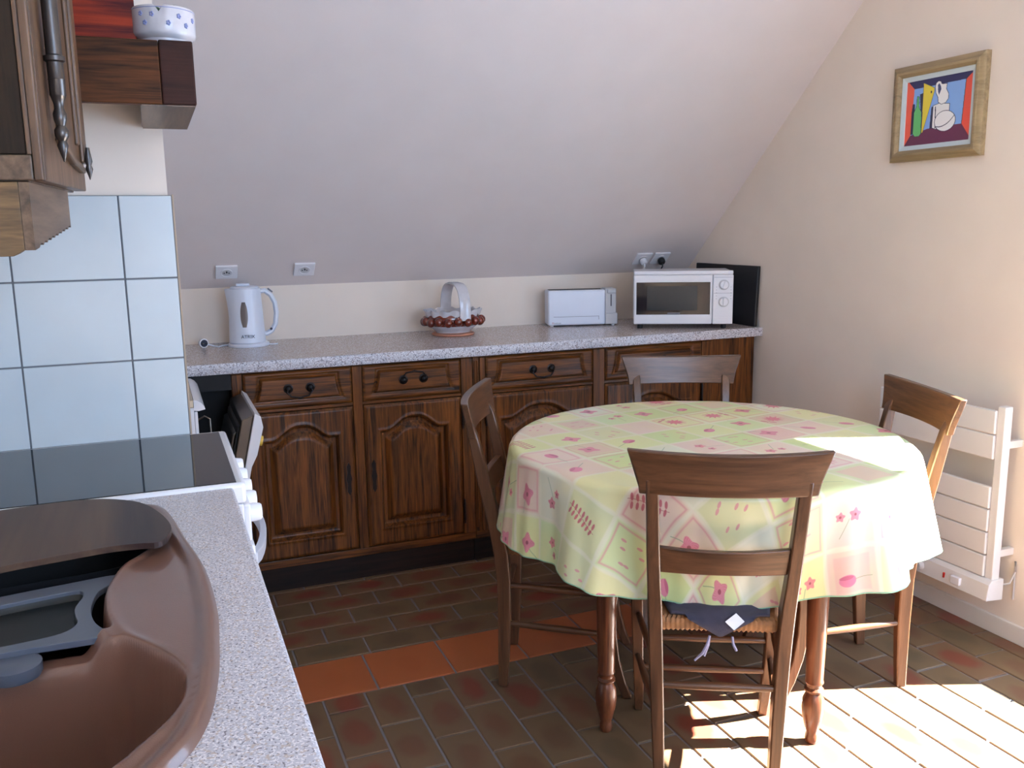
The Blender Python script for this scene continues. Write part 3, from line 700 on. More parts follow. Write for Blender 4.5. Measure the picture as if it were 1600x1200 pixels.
# ------------------------------------------------------------------ wall sockets on the slope
def socket(label, x, y, plug=None):
    z = ZK + SL * (YK - y)
    s = thing('wall_socket', label, 'socket', (x, y, z), 'sockets on the sloping wall' if False else None)
    local(s); s.rotation_euler = (math.radians(180) - math.atan(SL), 0, 0)
    a = math.atan2(SL, 1); s.rotation_euler = (PI - a, 0, 0)
    ORG[s.name] = Vector((0, 0, 0))
    p = MB().box((-.043, -.039, .0005), (.043, .039, .010)).build('plate', m_white, s, bevel=.003)
    b = MB().lathe([(.024, .0102), (.0235, .0125), (.021, .0125), (.0195, .0108), (.0005, .0106)], (0, 0, 0), 24).build('socket_ring', m_white, p, smooth=True)
    b = MB().lathe([(.0185, .0112), (.0005, .0114)], (0, 0, 0), 20).build('recess', m_whiteg, p)
    b = MB()
    for q in (-.0095, .0095): b.lathe([(.0028, .0113), (.0028, .0120)], (q, 0, 0), 8)
    b.lathe([(.0024, .0113), (.0024, .018), (.0005, .0185)], (0, .009, 0), 8)
    b.build('contact', m_dark, p)
    return s
socket('white wall socket on the slope directly above the kettle', .281, 3.822)
socket('white wall socket on the slope right of and above the kettle', .594, 3.820)
s3 = socket('left socket above the microwave with a white plug in it', 2.218, 3.820)
s4 = socket('right socket above the microwave with a black plug in it', 2.318, 3.820)
def plug(label, name, m, s):
    t = thing(name, label, 'plug', s.location); local(t); ORG[t.name] = Vector((0, 0, 0)); t.rotation_euler = s.rotation_euler
    MB().lathe([(.016, .0145), (.0185, .020), (.0175, .034), (.012, .040), (.0005, .041)], (0, 0, 0), 18).build('plug_body', m, t, smooth=True)
    MB().tube([(0, 0, .040), (0, -.008, .050), (.0, -.03, .052), (.0, -.060, .040), (.0, -.075, .028)], .0035, 8).build('cord', m, t, smooth=True)
plug('white plug in the left socket above the microwave', 'white_plug', m_white, s3)
plug('black plug in the right socket above the microwave', 'black_plug', m_black, s4)

# ------------------------------------------------------------------ kettle
KX, KY = .340, 3.745
kt = thing('kettle', 'white plastic electric kettle with side handle on left of back worktop', 'kettle', (KX, KY, .9))
b = MB(); rings = []
for i in range(24):
    t = i / 23; z = .918 + .215 * t; r = .072 - .010 * t
    ring = []
    for j in range(40):
        a = 2 * PI * j / 40
        sp = max(0, math.cos(a - PI)) ** 10 * (.016 * max(0, (t - .45) / .55) ** 1.4)
        ring.append(Vector((KX + (r + sp) * math.cos(a), KY + (r + 0) * math.sin(a), z)))
    rings.append(ring)
b.loft(rings); b.build('body', m_kettle, kt, smooth=True)
MB().lathe([(.080, .9005), (.082, .905), (.080, .913), (.070, .9175), (.0005, .9178)], (KX + .004, KY, 0), 36).build('power_base', m_kettle, kt, smooth=True)
lid = MB().lathe([(.056, 1.1335), (.057, 1.137), (.050, 1.142), (.0005, 1.144)], (KX, KY, 0), 30).build('lid', m_kettle, kt, smooth=True)
bx('lid_grip', m_kettle, (KX - .032, KY - .018, 1.1435), (KX + .020, KY + .018, 1.1535), lid, .004)
hp = [(KX + .052, 1.118), (KX + .078, 1.122), (KX + .100, 1.105), (KX + .116, 1.072), (KX + .120, 1.030), (KX + .114, .985), (KX + .098, .957), (KX + .078, .946), (KX + .062, .948)]
hp2 = []
for i in range(len(hp) - 1):
    for k in range(3):
        t = k / 3; hp2.append((hp[i][0] * (1 - t) + hp[i + 1][0] * t, hp[i][1] * (1 - t) + hp[i + 1][1] * t))
hp2.append(hp[-1])
b = MB(); rings = []
for i, (x, z) in enumerate(hp2):
    a = hp2[max(i - 1, 0)]; c = hp2[min(i + 1, len(hp2) - 1)]; d = Vector((c[0] - a[0], c[1] - a[1])).normalized(); nx, nz = d[1], -d[0]
    rings.append([Vector((x + nx * .010 * math.cos(q), KY + .014 * math.sin(q), z + nz * .010 * math.cos(q))) for q in [k * PI / 5 for k in range(10)]])
b.loft(rings); hnd = b.build('handle', m_kettle, kt, smooth=True)
MB().box((-.012, -.007, 0), (.012, .007, .006), Matrix.Translation((KX + .098, KY, 1.120)) @ Matrix.Rotation(math.radians(42), 4, 'Y')).build('switch', m_inkg, hnd, bevel=.002)
MB().lathe([(.0055, -.0145), (.005, -.0165), (.0004, -.017)], (KX + .094, KY, .966), 12, 'Y').build('screw_cap', m_ink, hnd, smooth=True)
ang = math.radians(-102)
def on_k(u, z, r): 
    a = ang + u / .068; return (KX + r * math.cos(a), KY + r * math.sin(a), z)
b = MB(); rows = []
for i in range(13):
    t = i / 12; z = .982 + .100 * t; hw_ = .0145 * math.sin(PI * min(max(t, .04), .96)) ** .35; r = .0728 - .010 * (z - .918) / .215
    rows.append([Vector(on_k(hw_ * s, z, r)) for s in (-1, -.5, 0, .5, 1)])
b.loft(rows, cap=False, closed=False); b.build('water_window', m_kwin, kt, fix=True)
for s_, sz, z in (('ATRIX', .019, .944),):
    mt = Matrix.Translation(on_k(.010, z, .0728)) @ Matrix.Rotation(ang + .15 + PI / 2, 4, 'Z') @ Matrix.Rotation(PI / 2, 4, 'X')
    text('lettering', s_, sz, m_ink, mt, kt)
MB().tube([(KX - .07, KY + .03, .905), (KX - .10, KY + .02, .904), (KX - .115, KY - .01, .904), (KX - .13, KY + .015, .905), (KX - .150, KY + .015, .912), (KX - .168, KY + .01, .918)], .003, 8).build('cord', m_kettle, kt, smooth=True)
MB().tube([(KX + .07, KY - .02, .905), (KX + .10, KY - .03, .904), (KX + .115, KY - .02, .904)], .003, 8).build('cord', m_kettle, kt, smooth=True)
pm = Matrix.Translation((KX - .170, KY + .008, .9195)) @ Matrix.Rotation(math.radians(-70), 4, 'Z')
b = MB().lathe([(.010, -.022), (.018, -.012), (.0185, .004), (.0165, .0045), (.0005, .0035)], (0, 0, 0), 20, 'X'); b.v = [tuple(pm @ Vector(v)) for v in b.v]; pl = b.build('plug', m_white, kt, smooth=True)
b = MB().lathe([(.015, .004), (.014, .0062), (.0005, .0063)], (0, 0, 0), 20, 'X')
b.v = [tuple(pm @ Vector(v)) for v in b.v]; b.build('plug_face', m_ink, pl)
b = MB()
for q in (-.008, .008): b.lathe([(.0024, .006), (.0024, .018), (.0006, .019)], (0, q, 0), 8, 'X')
b.v = [tuple(pm @ Vector(v)) for v in b.v]; b.build('pin', m_steel, pl, smooth=True)

# ------------------------------------------------------------------ ceramic basket
BX, BY = 1.205, 3.700
cb = thing('ceramic_basket', 'ceramic basket with hooped handle and ring of brown glazed balls', 'basket', (BX, BY, .9))
b = MB().lathe([(.090, .9005), (.094, .904), (.092, .909), (.080, .912)], (BX, BY, 0), 40); b.build('foot_ring', m_cerp, cb, smooth=True)
rings = []
for r, z in ((.070, .912), (.072, .918), (.080, .924), (.096, .938), (.106, .960), (.109, .988), (.116, 1.010), (.111, 1.010), (.103, .985), (.094, .955), (.07, .935), (.001, .932)):
    k = max(0, (z - .96) / .045)
    rings.append([Vector((BX + (r + .006 * k * math.sin(14 * a)) * math.cos(a) * 1.08, BY + (r + .006 * k * math.sin(14 * a)) * math.sin(a) * .85, z + .004 * k * math.sin(14 * a + 1))) for a in [2 * PI * j / 84 for j in range(84)]])
b = MB(); b.loft(rings); b.build('bowl', m_cer, cb, smooth=True)
b = MB().lathe([(.095, .938), (.108, .950), (.114, .965), (.113, .982), (.108, .992)], (BX, BY, 0), 48, sx=1.06, sy=.84); b.build('brown_band', m_cerb, cb, smooth=True)
for k in range(18):
    a = 2 * PI * (k + .3) / 18
    MB().sphere((BX + (.120 * math.cos(a) * 1.05), BY + .120 * math.sin(a) * .84, .960 + .004 * (k % 2)), .0195, 12, 8).build('glazed_ball', m_cerb, cb, smooth='all')
rings = []
for k in range(21):
    a = PI * k / 20; yq = -.108 * math.cos(a) ; c_ = abs(math.cos(a))
    yq = BY - .100 * (math.copysign(c_ ** .6, math.cos(a))); z = .968 + .155 * math.sin(a) ** .62
    xq = BX + .012 * math.cos(a) * 1.0 + .012
    nrm = Vector((0, -math.cos(a), math.sin(a)))
    rings.append([Vector((xq + dx, yq, z)) + nrm * dn for dx, dn in ((-.024, -.003), (-.014, -.006), (.014, -.006), (.024, -.003), (.024, .003), (.014, .006), (-.014, .006), (-.024, .003))])
MB().loft(rings).build('hoop_handle', m_cer, cb, smooth=True)

# ------------------------------------------------------------------ toaster
to_ = thing('toaster', 'long white toaster with lever slot at its right end, beside microwave', 'toaster', (1.83, 3.70, .9)); 
tm = Matrix.Translation((1.685, 3.752, 0)) @ Matrix.Rotation(math.radians(-15), 4, 'Z')
def tb(a, b_, name, m, parent=to_, bevel=.002): return MB().box(a, b_, tm).build(name, m, parent, bevel, seg=3, smooth=True)
tb((0, 0, .906), (.270, .105, 1.068), 'body', m_kettle, bevel=.008)
tb((.2705, .010, .906), (.325, .097, 1.072), 'end_housing', m_whiteg, bevel=.006)
tb((.2705, .004, .906), (.330, .101, .958), 'end_foot', m_whiteg, bevel=.004)
tb((.297, .0085, .99), (.3015, .0098, 1.045), 'lever_slot', m_ink, bevel=0)
tb((.280, .003, 1.050), (.322, .0095, 1.068), 'lever', m_whiteg, bevel=.003)
tb((.025, -.0008, .945), (.240, .0003, .9466), 'groove', m_inkg, bevel=0)
tb((.2385, -.0008, .930), (.240, .0003, .9466), 'groove', m_inkg, bevel=0)
tb((.01, .03, 1.0675), (.26, .075, 1.0695), 'bread_slot', m_dark, bevel=0)
for x, y in ((.02, .015), (.02, .09), (.31, .02), (.31, .085)):
    b = MB().lathe([(.008, .9002), (.008, .906)], (x, y, 0), 12); b.v = [tuple(tm @ Vector(v)) for v in b.v]; b.build('foot', m_white, to_)
tx = tm @ Matrix.Translation((.018, -.0006, .917)) @ Matrix.Rotation(PI / 2, 4, 'X')
text('lettering', 'M', .011, m_inkr, tx, to_, align='LEFT'); text('lettering', 'oulinex', .011, m_inkg, tx @ Matrix.Translation((.010, 0, 0)), to_, align='LEFT')

# ------------------------------------------------------------------ microwave
mw = thing('microwave', 'white microwave oven with black window and two dials on back worktop', 'microwave', (2.2, 3.5, .9))
mm = Matrix.Translation((1.992, 3.500, 0)) @ Matrix.Rotation(math.radians(-28.5), 4, 'Z')
def mb_(a, b_, name, m, parent=mw, bevel=.002, seg=2): return MB().box(a, b_, mm).build(name, m, parent, bevel, seg=seg, smooth=True)
W_ = .436; Z0, Z1 = .921, 1.158
mb_((.002, .016, Z0 + .004), (W_ - .002, .262, Z1 - .002), 'casing', m_white, bevel=.005)
md_ = mb_((0, 0, Z0), (.346, .016, Z1 - .018), 'door', m_white, bevel=.005)
mb_((0.001, .0015, Z1 - .0175), (W_ - .001, .016, Z1), 'top_trim', m_white, bevel=.004)
mb_((.012, -.0014, Z0 + .043), (.336, .001, Z1 - .050), 'window', m_door, md_, .001)
mb_((.058, -.0022, Z0 + .062), (.280, -.0012, Z1 - .067), 'window_screen', m_meshin, md_, .0005)
cp = mb_((.3475, 0, Z0), (W_, .016, Z1 - .018), 'control_panel', m_white, bevel=.004)
for zc in (1.095, 1.020):
    xc = .3475 + .047
    b = MB().lathe([(.023, 0), (.0235, -.001), (.0235, -.0022), (.0005, -.0022)], (xc, 0, zc), 28, 'Y'); b.v = [tuple(mm @ Vector(v)) for v in b.v]; b.build('dial_ring', m_whiteg, cp, smooth=True)
    b = MB().lathe([(.019, -.0024), (.018, -.012), (.0165, -.0135), (.0005, -.0138)], (xc, 0, zc), 28, 'Y'); b.v = [tuple(mm @ Vector(v)) for v in b.v]; dl = b.build('dial', m_white, cp, smooth=True)
    b = MB().box((-.0035, -.0195, -.0165), (.0035, -.0132, .0165), mm @ Matrix.Translation((xc, 0, zc)) @ Matrix.Rotation(.3 if zc > 1.05 else 0, 4, 'Y')); b.build('dial_grip', m_white, dl, .002)
for zc in (1.136 - .008, 1.058):
    mb_((.352, -.0008, zc), (.432, .0002, zc + .0012), 'printed_line', m_inkg, cp, 0)
mb_((.353, -.0012, Z0 + .010), (.430, .0003, Z0 + .030), 'door_button', m_white, cp, .002)
tx = mm @ Matrix.Translation((.18, -.0026, Z0 + .049)) @ Matrix.Rotation(PI / 2, 4, 'X'); mb_((.150, -.0026, Z0 + .047), (.205, -.0013, Z0 + .0515), 'maker_mark', m_inkg, md_, 0)
for q in (.367, .430): 
    for k in range(5): mb_((q - .006, -.0006, 1.085 - k * .013), (q - .002, .0002, 1.0865 - k * .013), 'tick_mark', m_inkg, cp, 0)
for x, y in ((.03, .03), (.40, .03), (.03, .235), (.40, .235)):
    b = MB().lathe([(.012, .9003), (.012, .925)], (x, y, 0), 12); b.v = [tuple(mm @ Vector(v)) for v in b.v]; b.build('foot', m_rub, mw)
tag(MB().add([(2.498, 3.30, .901), (2.515, 3.30, .901), (2.525, 3.30, 1.172), (2.510, 3.30, 1.172), (2.498, 3.79, .901), (2.515, 3.79, .901), (2.525, 3.79, 1.172), (2.510, 3.79, 1.172)],
             [(0, 1, 2, 3), (4, 7, 6, 5), (0, 4, 5, 1), (1, 5, 6, 2), (2, 6, 7, 3), (3, 7, 4, 0)]).build('black_board', m_black, None, bevel=.003),
    'thin black rectangular board leaning on right wall behind the microwave', 'board')

# ------------------------------------------------------------------ picture on the right wall
pc = thing('framed_picture', 'still-life print of bottle, jug and plate in a gilded frame', 'picture', (XR, 2.37, 1.73))
PZ0, PZ1, PY0, PY1 = 1.568, 1.893, 2.176, 2.558    # y1 = left side as seen
def fr(name, m, prof, inset):
    # mitred frame, prof: (offset from outer edge, protrusion)
    b = MB(); cs = [(PY1, PZ1, -1, -1), (PY0, PZ1, 1, -1), (PY0, PZ0, 1, 1), (PY1, PZ0, -1, 1)]
    rings = []
    for y, z, sy, sz in cs + [cs[0]]:
        rings.append([Vector((XR - .0006 - p, y + sy * o_, z + sz * o_)) for o_, p in prof])
    for i in range(4):
        r1, r2_ = rings[i], rings[i + 1]; n = len(r1)
        b.add(r1 + r2_, [(j, (j + 1) % n, (j + 1) % n + n, j + n) for j in range(n)])
    return b.build(name, m, pc, 0, smooth=True)
fr('frame', m_gold, [(0, 0), (0, .020), (.004, .024), (.016, .026), (.020, .030), (.028, .030), (.034, .024), (.038, .022), (.038, 0)], 0)
fr('frame_slip', m_cream2, [(.0382, .0), (.0382, .018), (.054, .014), (.054, 0)], 0)
n = 256; img = np.zeros((n, n, 3)); yy, xx = np.mgrid[0:n, 0:n] + .5
Z7 = lambda x, y: ((x - 405) / (948 - 405) * n, (y - (388 - .155 * (x - 412))) / ((925 - .055 * (x - 400)) - (388 - .155 * (x - 412))) * n)
def paint(c, pts, outline=0):
    d = sdf([Z7(*p) for p in pts], xx, yy)
    if outline: img[d > -outline] = np.array(lin((30, 34, 60))[:3])
    img[d > 0] = np.array(lin(c)[:3])
img[:] = np.array(lin((128, 168, 228))[:3])
paint((36, 38, 86), [(380, 360), (1000, 270), (895, 375), (470, 445)])
paint((222, 92, 72), [(380, 330), (415, 385), (470, 445), (455, 835), (380, 960)])
paint((218, 82, 66), [(975, 280), (895, 375), (880, 755), (935, 850), (990, 960)], 2)
paint((96, 42, 74), [(380, 960), (455, 835), (600, 782), (878, 752), (935, 850), (990, 960)])
paint((30, 34, 66), [(462, 568), (482, 572), (480, 640), (490, 820), (455, 828), (455, 655)])
paint((30, 34, 66), [(520, 490), (548, 478), (556, 800), (540, 822), (535, 640)])
paint((96, 178, 110), [(499, 508), (513, 508), (518, 600), (541, 640), (545, 820), (530, 842), (492, 842), (476, 815), (478, 640), (496, 592)], 1.5)
paint((226, 206, 70), [(548, 396), (640, 438), (640, 470), (560, 812), (552, 815)], 1)
paint((30, 34, 60), [(610, 465), (620, 462), (622, 480), (612, 484)])
paint((30, 34, 66), [(625, 600), (645, 595), (645, 780), (618, 782)])
paint((236, 236, 236), [(640, 590), (690, 572), (772, 578), (772, 640), (770, 740), (668, 788), (640, 775)], 1.8)
paint((30, 34, 60), [(655, 598), (662, 598), (668, 780), (662, 785)])
paint((240, 240, 240), [(655, 400), (672, 384), (690, 388), (700, 410), (742, 408), (738, 450), (758, 490), (760, 530), (740, 565), (705, 578), (680, 560), (676, 520), (656, 480), (648, 430)], 1.8)
paint((60, 70, 110), [(668, 415), (680, 402), (692, 425), (698, 450), (682, 500), (672, 470)])
th = np.linspace(0, 2 * PI, 24)[:-1]
paint((240, 240, 240), [(743 + 82 * math.cos(a) + 14 * math.sin(a), 722 + 84 * math.sin(a) - 20 * math.cos(a)) for a in th], 2)
for k in range(30):
    t = k / 29; x = 668 + 145 * t; y = 768 + 12 * math.sin(t * 2.2) - 95 * t ** 2.2
    u, v = Z7(x, y); img[np.hypot(xx - u, yy - v) < 1.6] = np.array(lin((30, 34, 60))[:3])
def uvplane(name, co, m, parent):
    og = ORG.get(parent.name); me = bpy.data.meshes.new(name); me.from_pydata([tuple(Vector(c) - og) for c in co], [], [(0, 1, 2, 3)]); uv = me.uv_layers.new()
    for i, c in enumerate(((0, 0), (1, 0), (1, 1), (0, 1))): uv.data[i].uv = c
    me.materials.append(m); o = bpy.data.objects.new(name, me); col.objects.link(o); o.parent = parent; return o
m_pic = image_mat('still_life_print', img ** (1 / 2.2) if False else np.where(img <= .0031308, img * 12.92, 1.055 * np.power(np.maximum(img, 1e-6), 1 / 2.4) - .055), .35)
e = .0535; xq = XR - .011
uvplane('print', [(xq, PY1 - e, PZ0 + e), (xq, PY0 + e, PZ0 + e), (xq, PY0 + e, PZ1 - e), (xq, PY1 - e, PZ1 - e)], m_pic, pc)
bx('backing', m_trim, (XR - .0105, PY0 + .03, PZ0 + .03), (XR - .0008, PY1 - .03, PZ1 - .03), pc, 0)

# ------------------------------------------------------------------ radiator
rd = thing('radiator', 'white slatted towel-style electric radiator on right wall behind the chair', 'radiator', (2.45, 2.2, .2))
RY0, RY1, RXF = 1.945, 2.445, 2.425
for y in (RY0, RY1 - .028): bx('upright', m_rad, (RXF + .008, y, .20), (RXF + .040, y + .028, .785), rd, .003)
zs = [(.694, .770), (.612, .690), (.449, .522), (.372, .445), (.295, .368), (.220, .291)]
for a, c in zs: bx('slat', m_rad, (RXF, RY0 + .029 - .0, a), (RXF + .012, RY1 + .010, c), rd, .003)
cbx = MB().loft([[Vector((x, y, z)) for x, z in ((RXF - .012, .205), (RXF - .020, .152), (RXF + .052, .146), (RXF + .052, .218), (RXF + .0, .218))] for y in (RY0 - .008, RY1 - .12)]).build('control_box', m_rad, rd, bevel=.002)
MB().loft([[Vector((x, y, z)) for x, z in ((RXF + .005, .150), (RXF + .005, .218), (RXF + .04, .218), (RXF + .04, .150))] for y in (RY1 - .119, RY1 + .005)]).build('lower_slat', m_rad, rd, bevel=.002)
for y in (RY1 - .155, RY1 - .235):
    MB().lathe([(.019, 0), (.019, -.004), (.014, -.012), (.012, -.014), (.0005, -.0145)], (RXF - .017, y, .180), 18, 'X').build('dial', m_whiteg, cbx, smooth=True)
bx('pilot_light', m_red, (RXF - .0205, RY0 + .16, .170), (RXF - .014, RY0 + .166, .188), cbx, .001)
bx('switch', m_white, (RXF - .026, RY0 + .095, .166), (RXF - .013, RY0 + .13, .192), cbx, .002)
for z in (.66, .30):
    for y in (RY0 + .004, RY1 - .024): bx('wall_bracket', m_rad, (RXF + .0405, y, z - .012), (XR - .0005, y + .02, z + .012), rd, .002)
MB().tube([(RXF + .052, RY0 + .01, .19), (RXF + .075, RY0 - .012, .20), (RXF + .085, RY0 - .02, .24), (XR - .006, RY0 - .01, .27), (XR - .004, RY0 - .01, .14)], .003, 8).build('cord', m_whiteg, rd, smooth=True)

# ------------------------------------------------------------------ dining table
TX, TY, TR, TZ = 1.43, 2.09, .545, .758
tb_ = thing('dining_table', 'round wooden dining table with turned legs hidden under flowered cloth', 'table', (TX, TY, 0))
MB().lathe([(TR - .02, .733), (TR - .004, .735), (TR - .002, .745), (TR - .004, .7565), (TR - .012, .758)], (TX, TY, 0), 64).build('tabletop', m_tleg, tb_, smooth=True)
MB().lathe([(.40, .655), (.42, .655), (.42, .7325), (.40, .7325)], (TX, TY, 0), 48, cap=False).add([], []).build('apron', m_tleg, tb_, smooth=True)
legp = [(.0135, 0), (.016, .003), (.018, .012), (.0165, .024), (.015, .030), (.019, .042), (.027, .075), (.0295, .10), (.0275, .125), (.021, .140), (.0195, .144), (.0245, .149), (.025, .154), (.0195, .160), (.0195, .166), (.0245, .174), (.0225, .182),
        (.0235, .22), (.0265, .36), (.030, .52), (.032, .62), (.032, .732)]
lc = [(1.051 + .004, 1.985), (1.531, 1.720)]
dx_, dy_ = lc[1][0] - lc[0][0], lc[1][1] - lc[0][1]; pxd = (-dy_, dx_)
lc += [(lc[0][0] + pxd[0], lc[0][1] + pxd[1]), (lc[1][0] + pxd[0], lc[1][1] + pxd[1])]
for x, y in lc: MB().lathe(legp, (x, y, 0), 26).build('leg', m_tleg, tb_, smooth=True)

# tablecloth print
n = 1400; S = 1.70
py_, px_ = np.mgrid[0:n, 0:n]; U = (px_ + .5) / n * S - S / 2; V = S / 2 - (py_ + .5) / n * S
blotch = 1
ca, sa = math.cos(math.radians(-8)), math.sin(math.radians(-8)); A = U * ca - V * sa; B = U * sa + V * ca
CS = .138; ia = np.floor(A / CS).astype(int); ib = np.floor(B / CS).astype(int); fa = A / CS - ia; fb = B / CS - ib
rng = np.random.RandomState(11); K = 40
pal = np.array([lin(c)[:3] for c in ((202, 222, 152), (222, 228, 164), (234, 206, 198), (214, 218, 172), (226, 226, 206), (208, 228, 172), (232, 200, 192), (232, 228, 172))])
ci_ = rng.randint(0, len(pal), (K, K)); IA, IB = ia % K, ib % K
img = pal[ci_[IA, IB]].copy()
def vn(sc, seed):
    r = np.random.RandomState(seed).rand(int(S / sc) + 3, int(S / sc) + 3); x = (U + S / 2) / sc; y = (V + S / 2) / sc; i = x.astype(int); j = y.astype(int); f = x - i; g = y - j
    f = f * f * (3 - 2 * f); g = g * g * (3 - 2 * g)
    return (r[i, j] * (1 - f) + r[i + 1, j] * f) * (1 - g) + (r[i, j + 1] * (1 - f) + r[i + 1, j + 1] * f) * g
wv = .6 * vn(.09, 1) + .4 * vn(.03, 2)
yel = np.array(lin((232, 222, 150))[:3]); img = img * (1 - .45 * wv[..., None]) + yel * .45 * wv[..., None]
edge = np.minimum(np.minimum(fa, 1 - fa), np.minimum(fb, 1 - fb)) * CS
wj = (.004 * (vn(.04, 5) - .5))
pale = np.array(lin((236, 232, 206))[:3]); k = (1 - sstep(.003, .009, edge + wj))[..., None] * .7; img = img * (1 - k) + pale * k
frm = rng.rand(K, K) < .34
pk = np.array(lin((222, 150, 150))[:3]); k = (np.exp(-((edge + wj - .013) / .0028) ** 2) * frm[IA, IB])[..., None] * .75; img = img * (1 - k) + pk * k
fillp = rng.rand(K, K) < .22; k = (sstep(.018, .024, edge + wj) * fillp[IA, IB])[..., None] * .55; img = img * (1 - k) + np.array(lin((230, 176, 170))[:3]) * k
ft = rng.choice([0, 0, 1, 3, 3, 4, 5, 5, 2, 6], (K, K)); ox = rng.uniform(-.12, .12, (K, K)); oy = rng.uniform(-.12, .12, (K, K)); ro = rng.uniform(0, 6.28, (K, K))
cx_ = (fa - .5 - ox[IA, IB]) * CS; cy_ = (fb - .5 - oy[IA, IB]) * CS; rr_ = ro[IA, IB]; FS = .72; cx_ = cx_ * FS; cy_ = cy_ * FS; gx = cx_ * np.cos(rr_) - cy_ * np.sin(rr_); gy = cx_ * np.sin(rr_) + cy_ * np.cos(rr_)
T_ = ft[IA, IB]; R_ = np.hypot(gx, gy); Th = np.arctan2(gy, gx); det = .5 + .5 * np.sin(Th * 17 + R_ * 900) * vn(.004, 9)
def blend(mask, c, a=1.0):
    global img
    k = np.clip(mask, 0, 1)[..., None] * a; img = img * (1 - k) + np.array(lin(c)[:3]) * k
# 0: open poppy with stem
m0 = (T_ == 0)
blend(m0 * sstep(.0012, 0, np.abs(gx - .003 * np.sin(gy * 90))) * (gy < 0) * (gy > -.045), (110, 146, 110), .9)
blend(m0 * sstep(.0185, .0165, R_ * (1 + .22 * np.cos(Th * 4))), (214, 104, 134), .9); blend(m0 * sstep(.0185, .0165, R_ * (1 + .22 * np.cos(Th * 4))) * (det > .55), (226, 142, 160), .8)
blend(m0 * sstep(.005, .004, R_), (150, 50, 80))
# 1: carnation (ragged)
m1 = (T_ == 1); rag = R_ * (1 + .25 * np.sin(Th * 11) + .1 * np.sin(Th * 23))
blend(m1 * sstep(.018, .0165, rag), (206, 70, 108), .9); blend(m1 * sstep(.018, .0165, rag) * (det > .6), (230, 130, 150), .8)
blend(m1 * sstep(.0011, 0, np.abs(gx)) * (gy < -.012) * (gy > -.045), (176, 84, 96))
for s in (-1, 1): blend(m1 * sstep(1, .8, ((gx - s * .010) / .009) ** 2 + ((gy + .032) / .004) ** 2), (200, 80, 100), .9)
# 2: sprig of little leaves
m2 = (T_ == 2); blend(m2 * sstep(.0009, 0, np.abs(gx - .004 * np.sin(gy * 60))) * (np.abs(gy) < .038), (176, 90, 96))
for q in range(7):
    for s in (-1, 1): blend(m2 * sstep(1, .7, (((gx - s * .007) * .8 + s * (gy + .03 - q * .010) * .5) / .0055) ** 2 + ((gy + .03 - q * .010) / .0030) ** 2), (196, 78, 100), .9)
# 3: tulip-ish blossom
m3 = (T_ == 3); blend(m3 * sstep(1, .85, (gx / .012) ** 2 + ((gy - .008) / .017) ** 2), (222, 110, 150), .9); blend(m3 * sstep(.0011, 0, np.abs(gx)) * (gy < -.006) * (gy > -.042), (120, 150, 110))
blend(m3 * sstep(1, .85, ((gx - .006) / .004) ** 2 + ((gy - .010) / .014) ** 2), (190, 70, 110), .7)
# 4: scattered petals
m4 = (T_ == 4)
for q in range(6):
    a_ = q * 1.9; x_, y_ = .028 * math.cos(a_) * (.5 + .09 * q), .028 * math.sin(a_); blend(m4 * sstep(1, .7, ((gx - x_) / .0065) ** 2 + ((gy - y_) / .0028) ** 2), (218, 130, 146), .8)
# 5: small pair of flowers
m5 = (T_ == 5)
for x_, y_, r_ in ((.012, .010, .011), (-.013, -.004, .008)):
    rq = np.hypot(gx - x_, gy - y_); tq = np.arctan2(gy - y_, gx - x_); blend(m5 * sstep(r_, r_ * .85, rq * (1 + .2 * np.cos(tq * 5))), (216, 104, 130), .85); blend(m5 * sstep(.003, .002, rq), (150, 50, 70))
blend(m5 * sstep(.001, 0, np.abs(gx - .004)) * (gy < 0) * (gy > -.04), (120, 150, 110))
hz = np.array(lin((222, 230, 200))[:3]); img = img * .93 + hz * .07
gam = np.where(img <= .0031308, img * 12.92, 1.055 * np.power(np.maximum(img, 1e-6), 1 / 2.4) - .055)
m_cloth = image_mat('flowered_oilcloth', gam, .30, spec=.5)

# tablecloth mesh
NT, NR = 360, 90
RMAX = .818; FLAT = TR - .003
TH = np.linspace(0, 2 * PI, NT, endpoint=False)
RHO = np.concatenate([np.linspace(0, FLAT, 30), FLAT + (RMAX - FLAT) * np.linspace(0, 1, NR)[1:]])
def fold(th):
    ks = [(-180, 0), (-170, -.9), (-152, 1), (-136, -.7), (-120, .5), (-97, -1), (-77, 1), (-62, -.7), (-45, .9), (-28, -.5), (-10, .8), (10, -.6), (30, .7), (50, -.6), (75, .8), (100, -.6), (120, .7), (140, -.7), (162, .35), (180, 0)]
    d = (np.degrees(th) + 180) % 360 - 180; out = np.zeros_like(d)
    for (a, va), (b_, vb) in zip(ks, ks[1:]):
        m = (d >= a) & (d <= b_); t = (d[m] - a) / (b_ - a); out[m] = va + (vb - va) * (.5 - .5 * np.cos(PI * t))
    return out + .13 * np.cos(31 * th + 2 * np.sin(5 * th)) + .07 * np.cos(53 * th)
chair_dirs = [math.atan2(1.645 - TY, 1.18 - TX), math.atan2(2.445 - TY, .952 - TX), math.atan2(1.982 - TY, 2.014 - TX)]
V_ = []; UVc = []
F_ = fold(TH); near = np.exp(-(((TH - chair_dirs[0] + PI) % (2 * PI) - PI) / .42) ** 2)
nearR = np.zeros_like(TH)
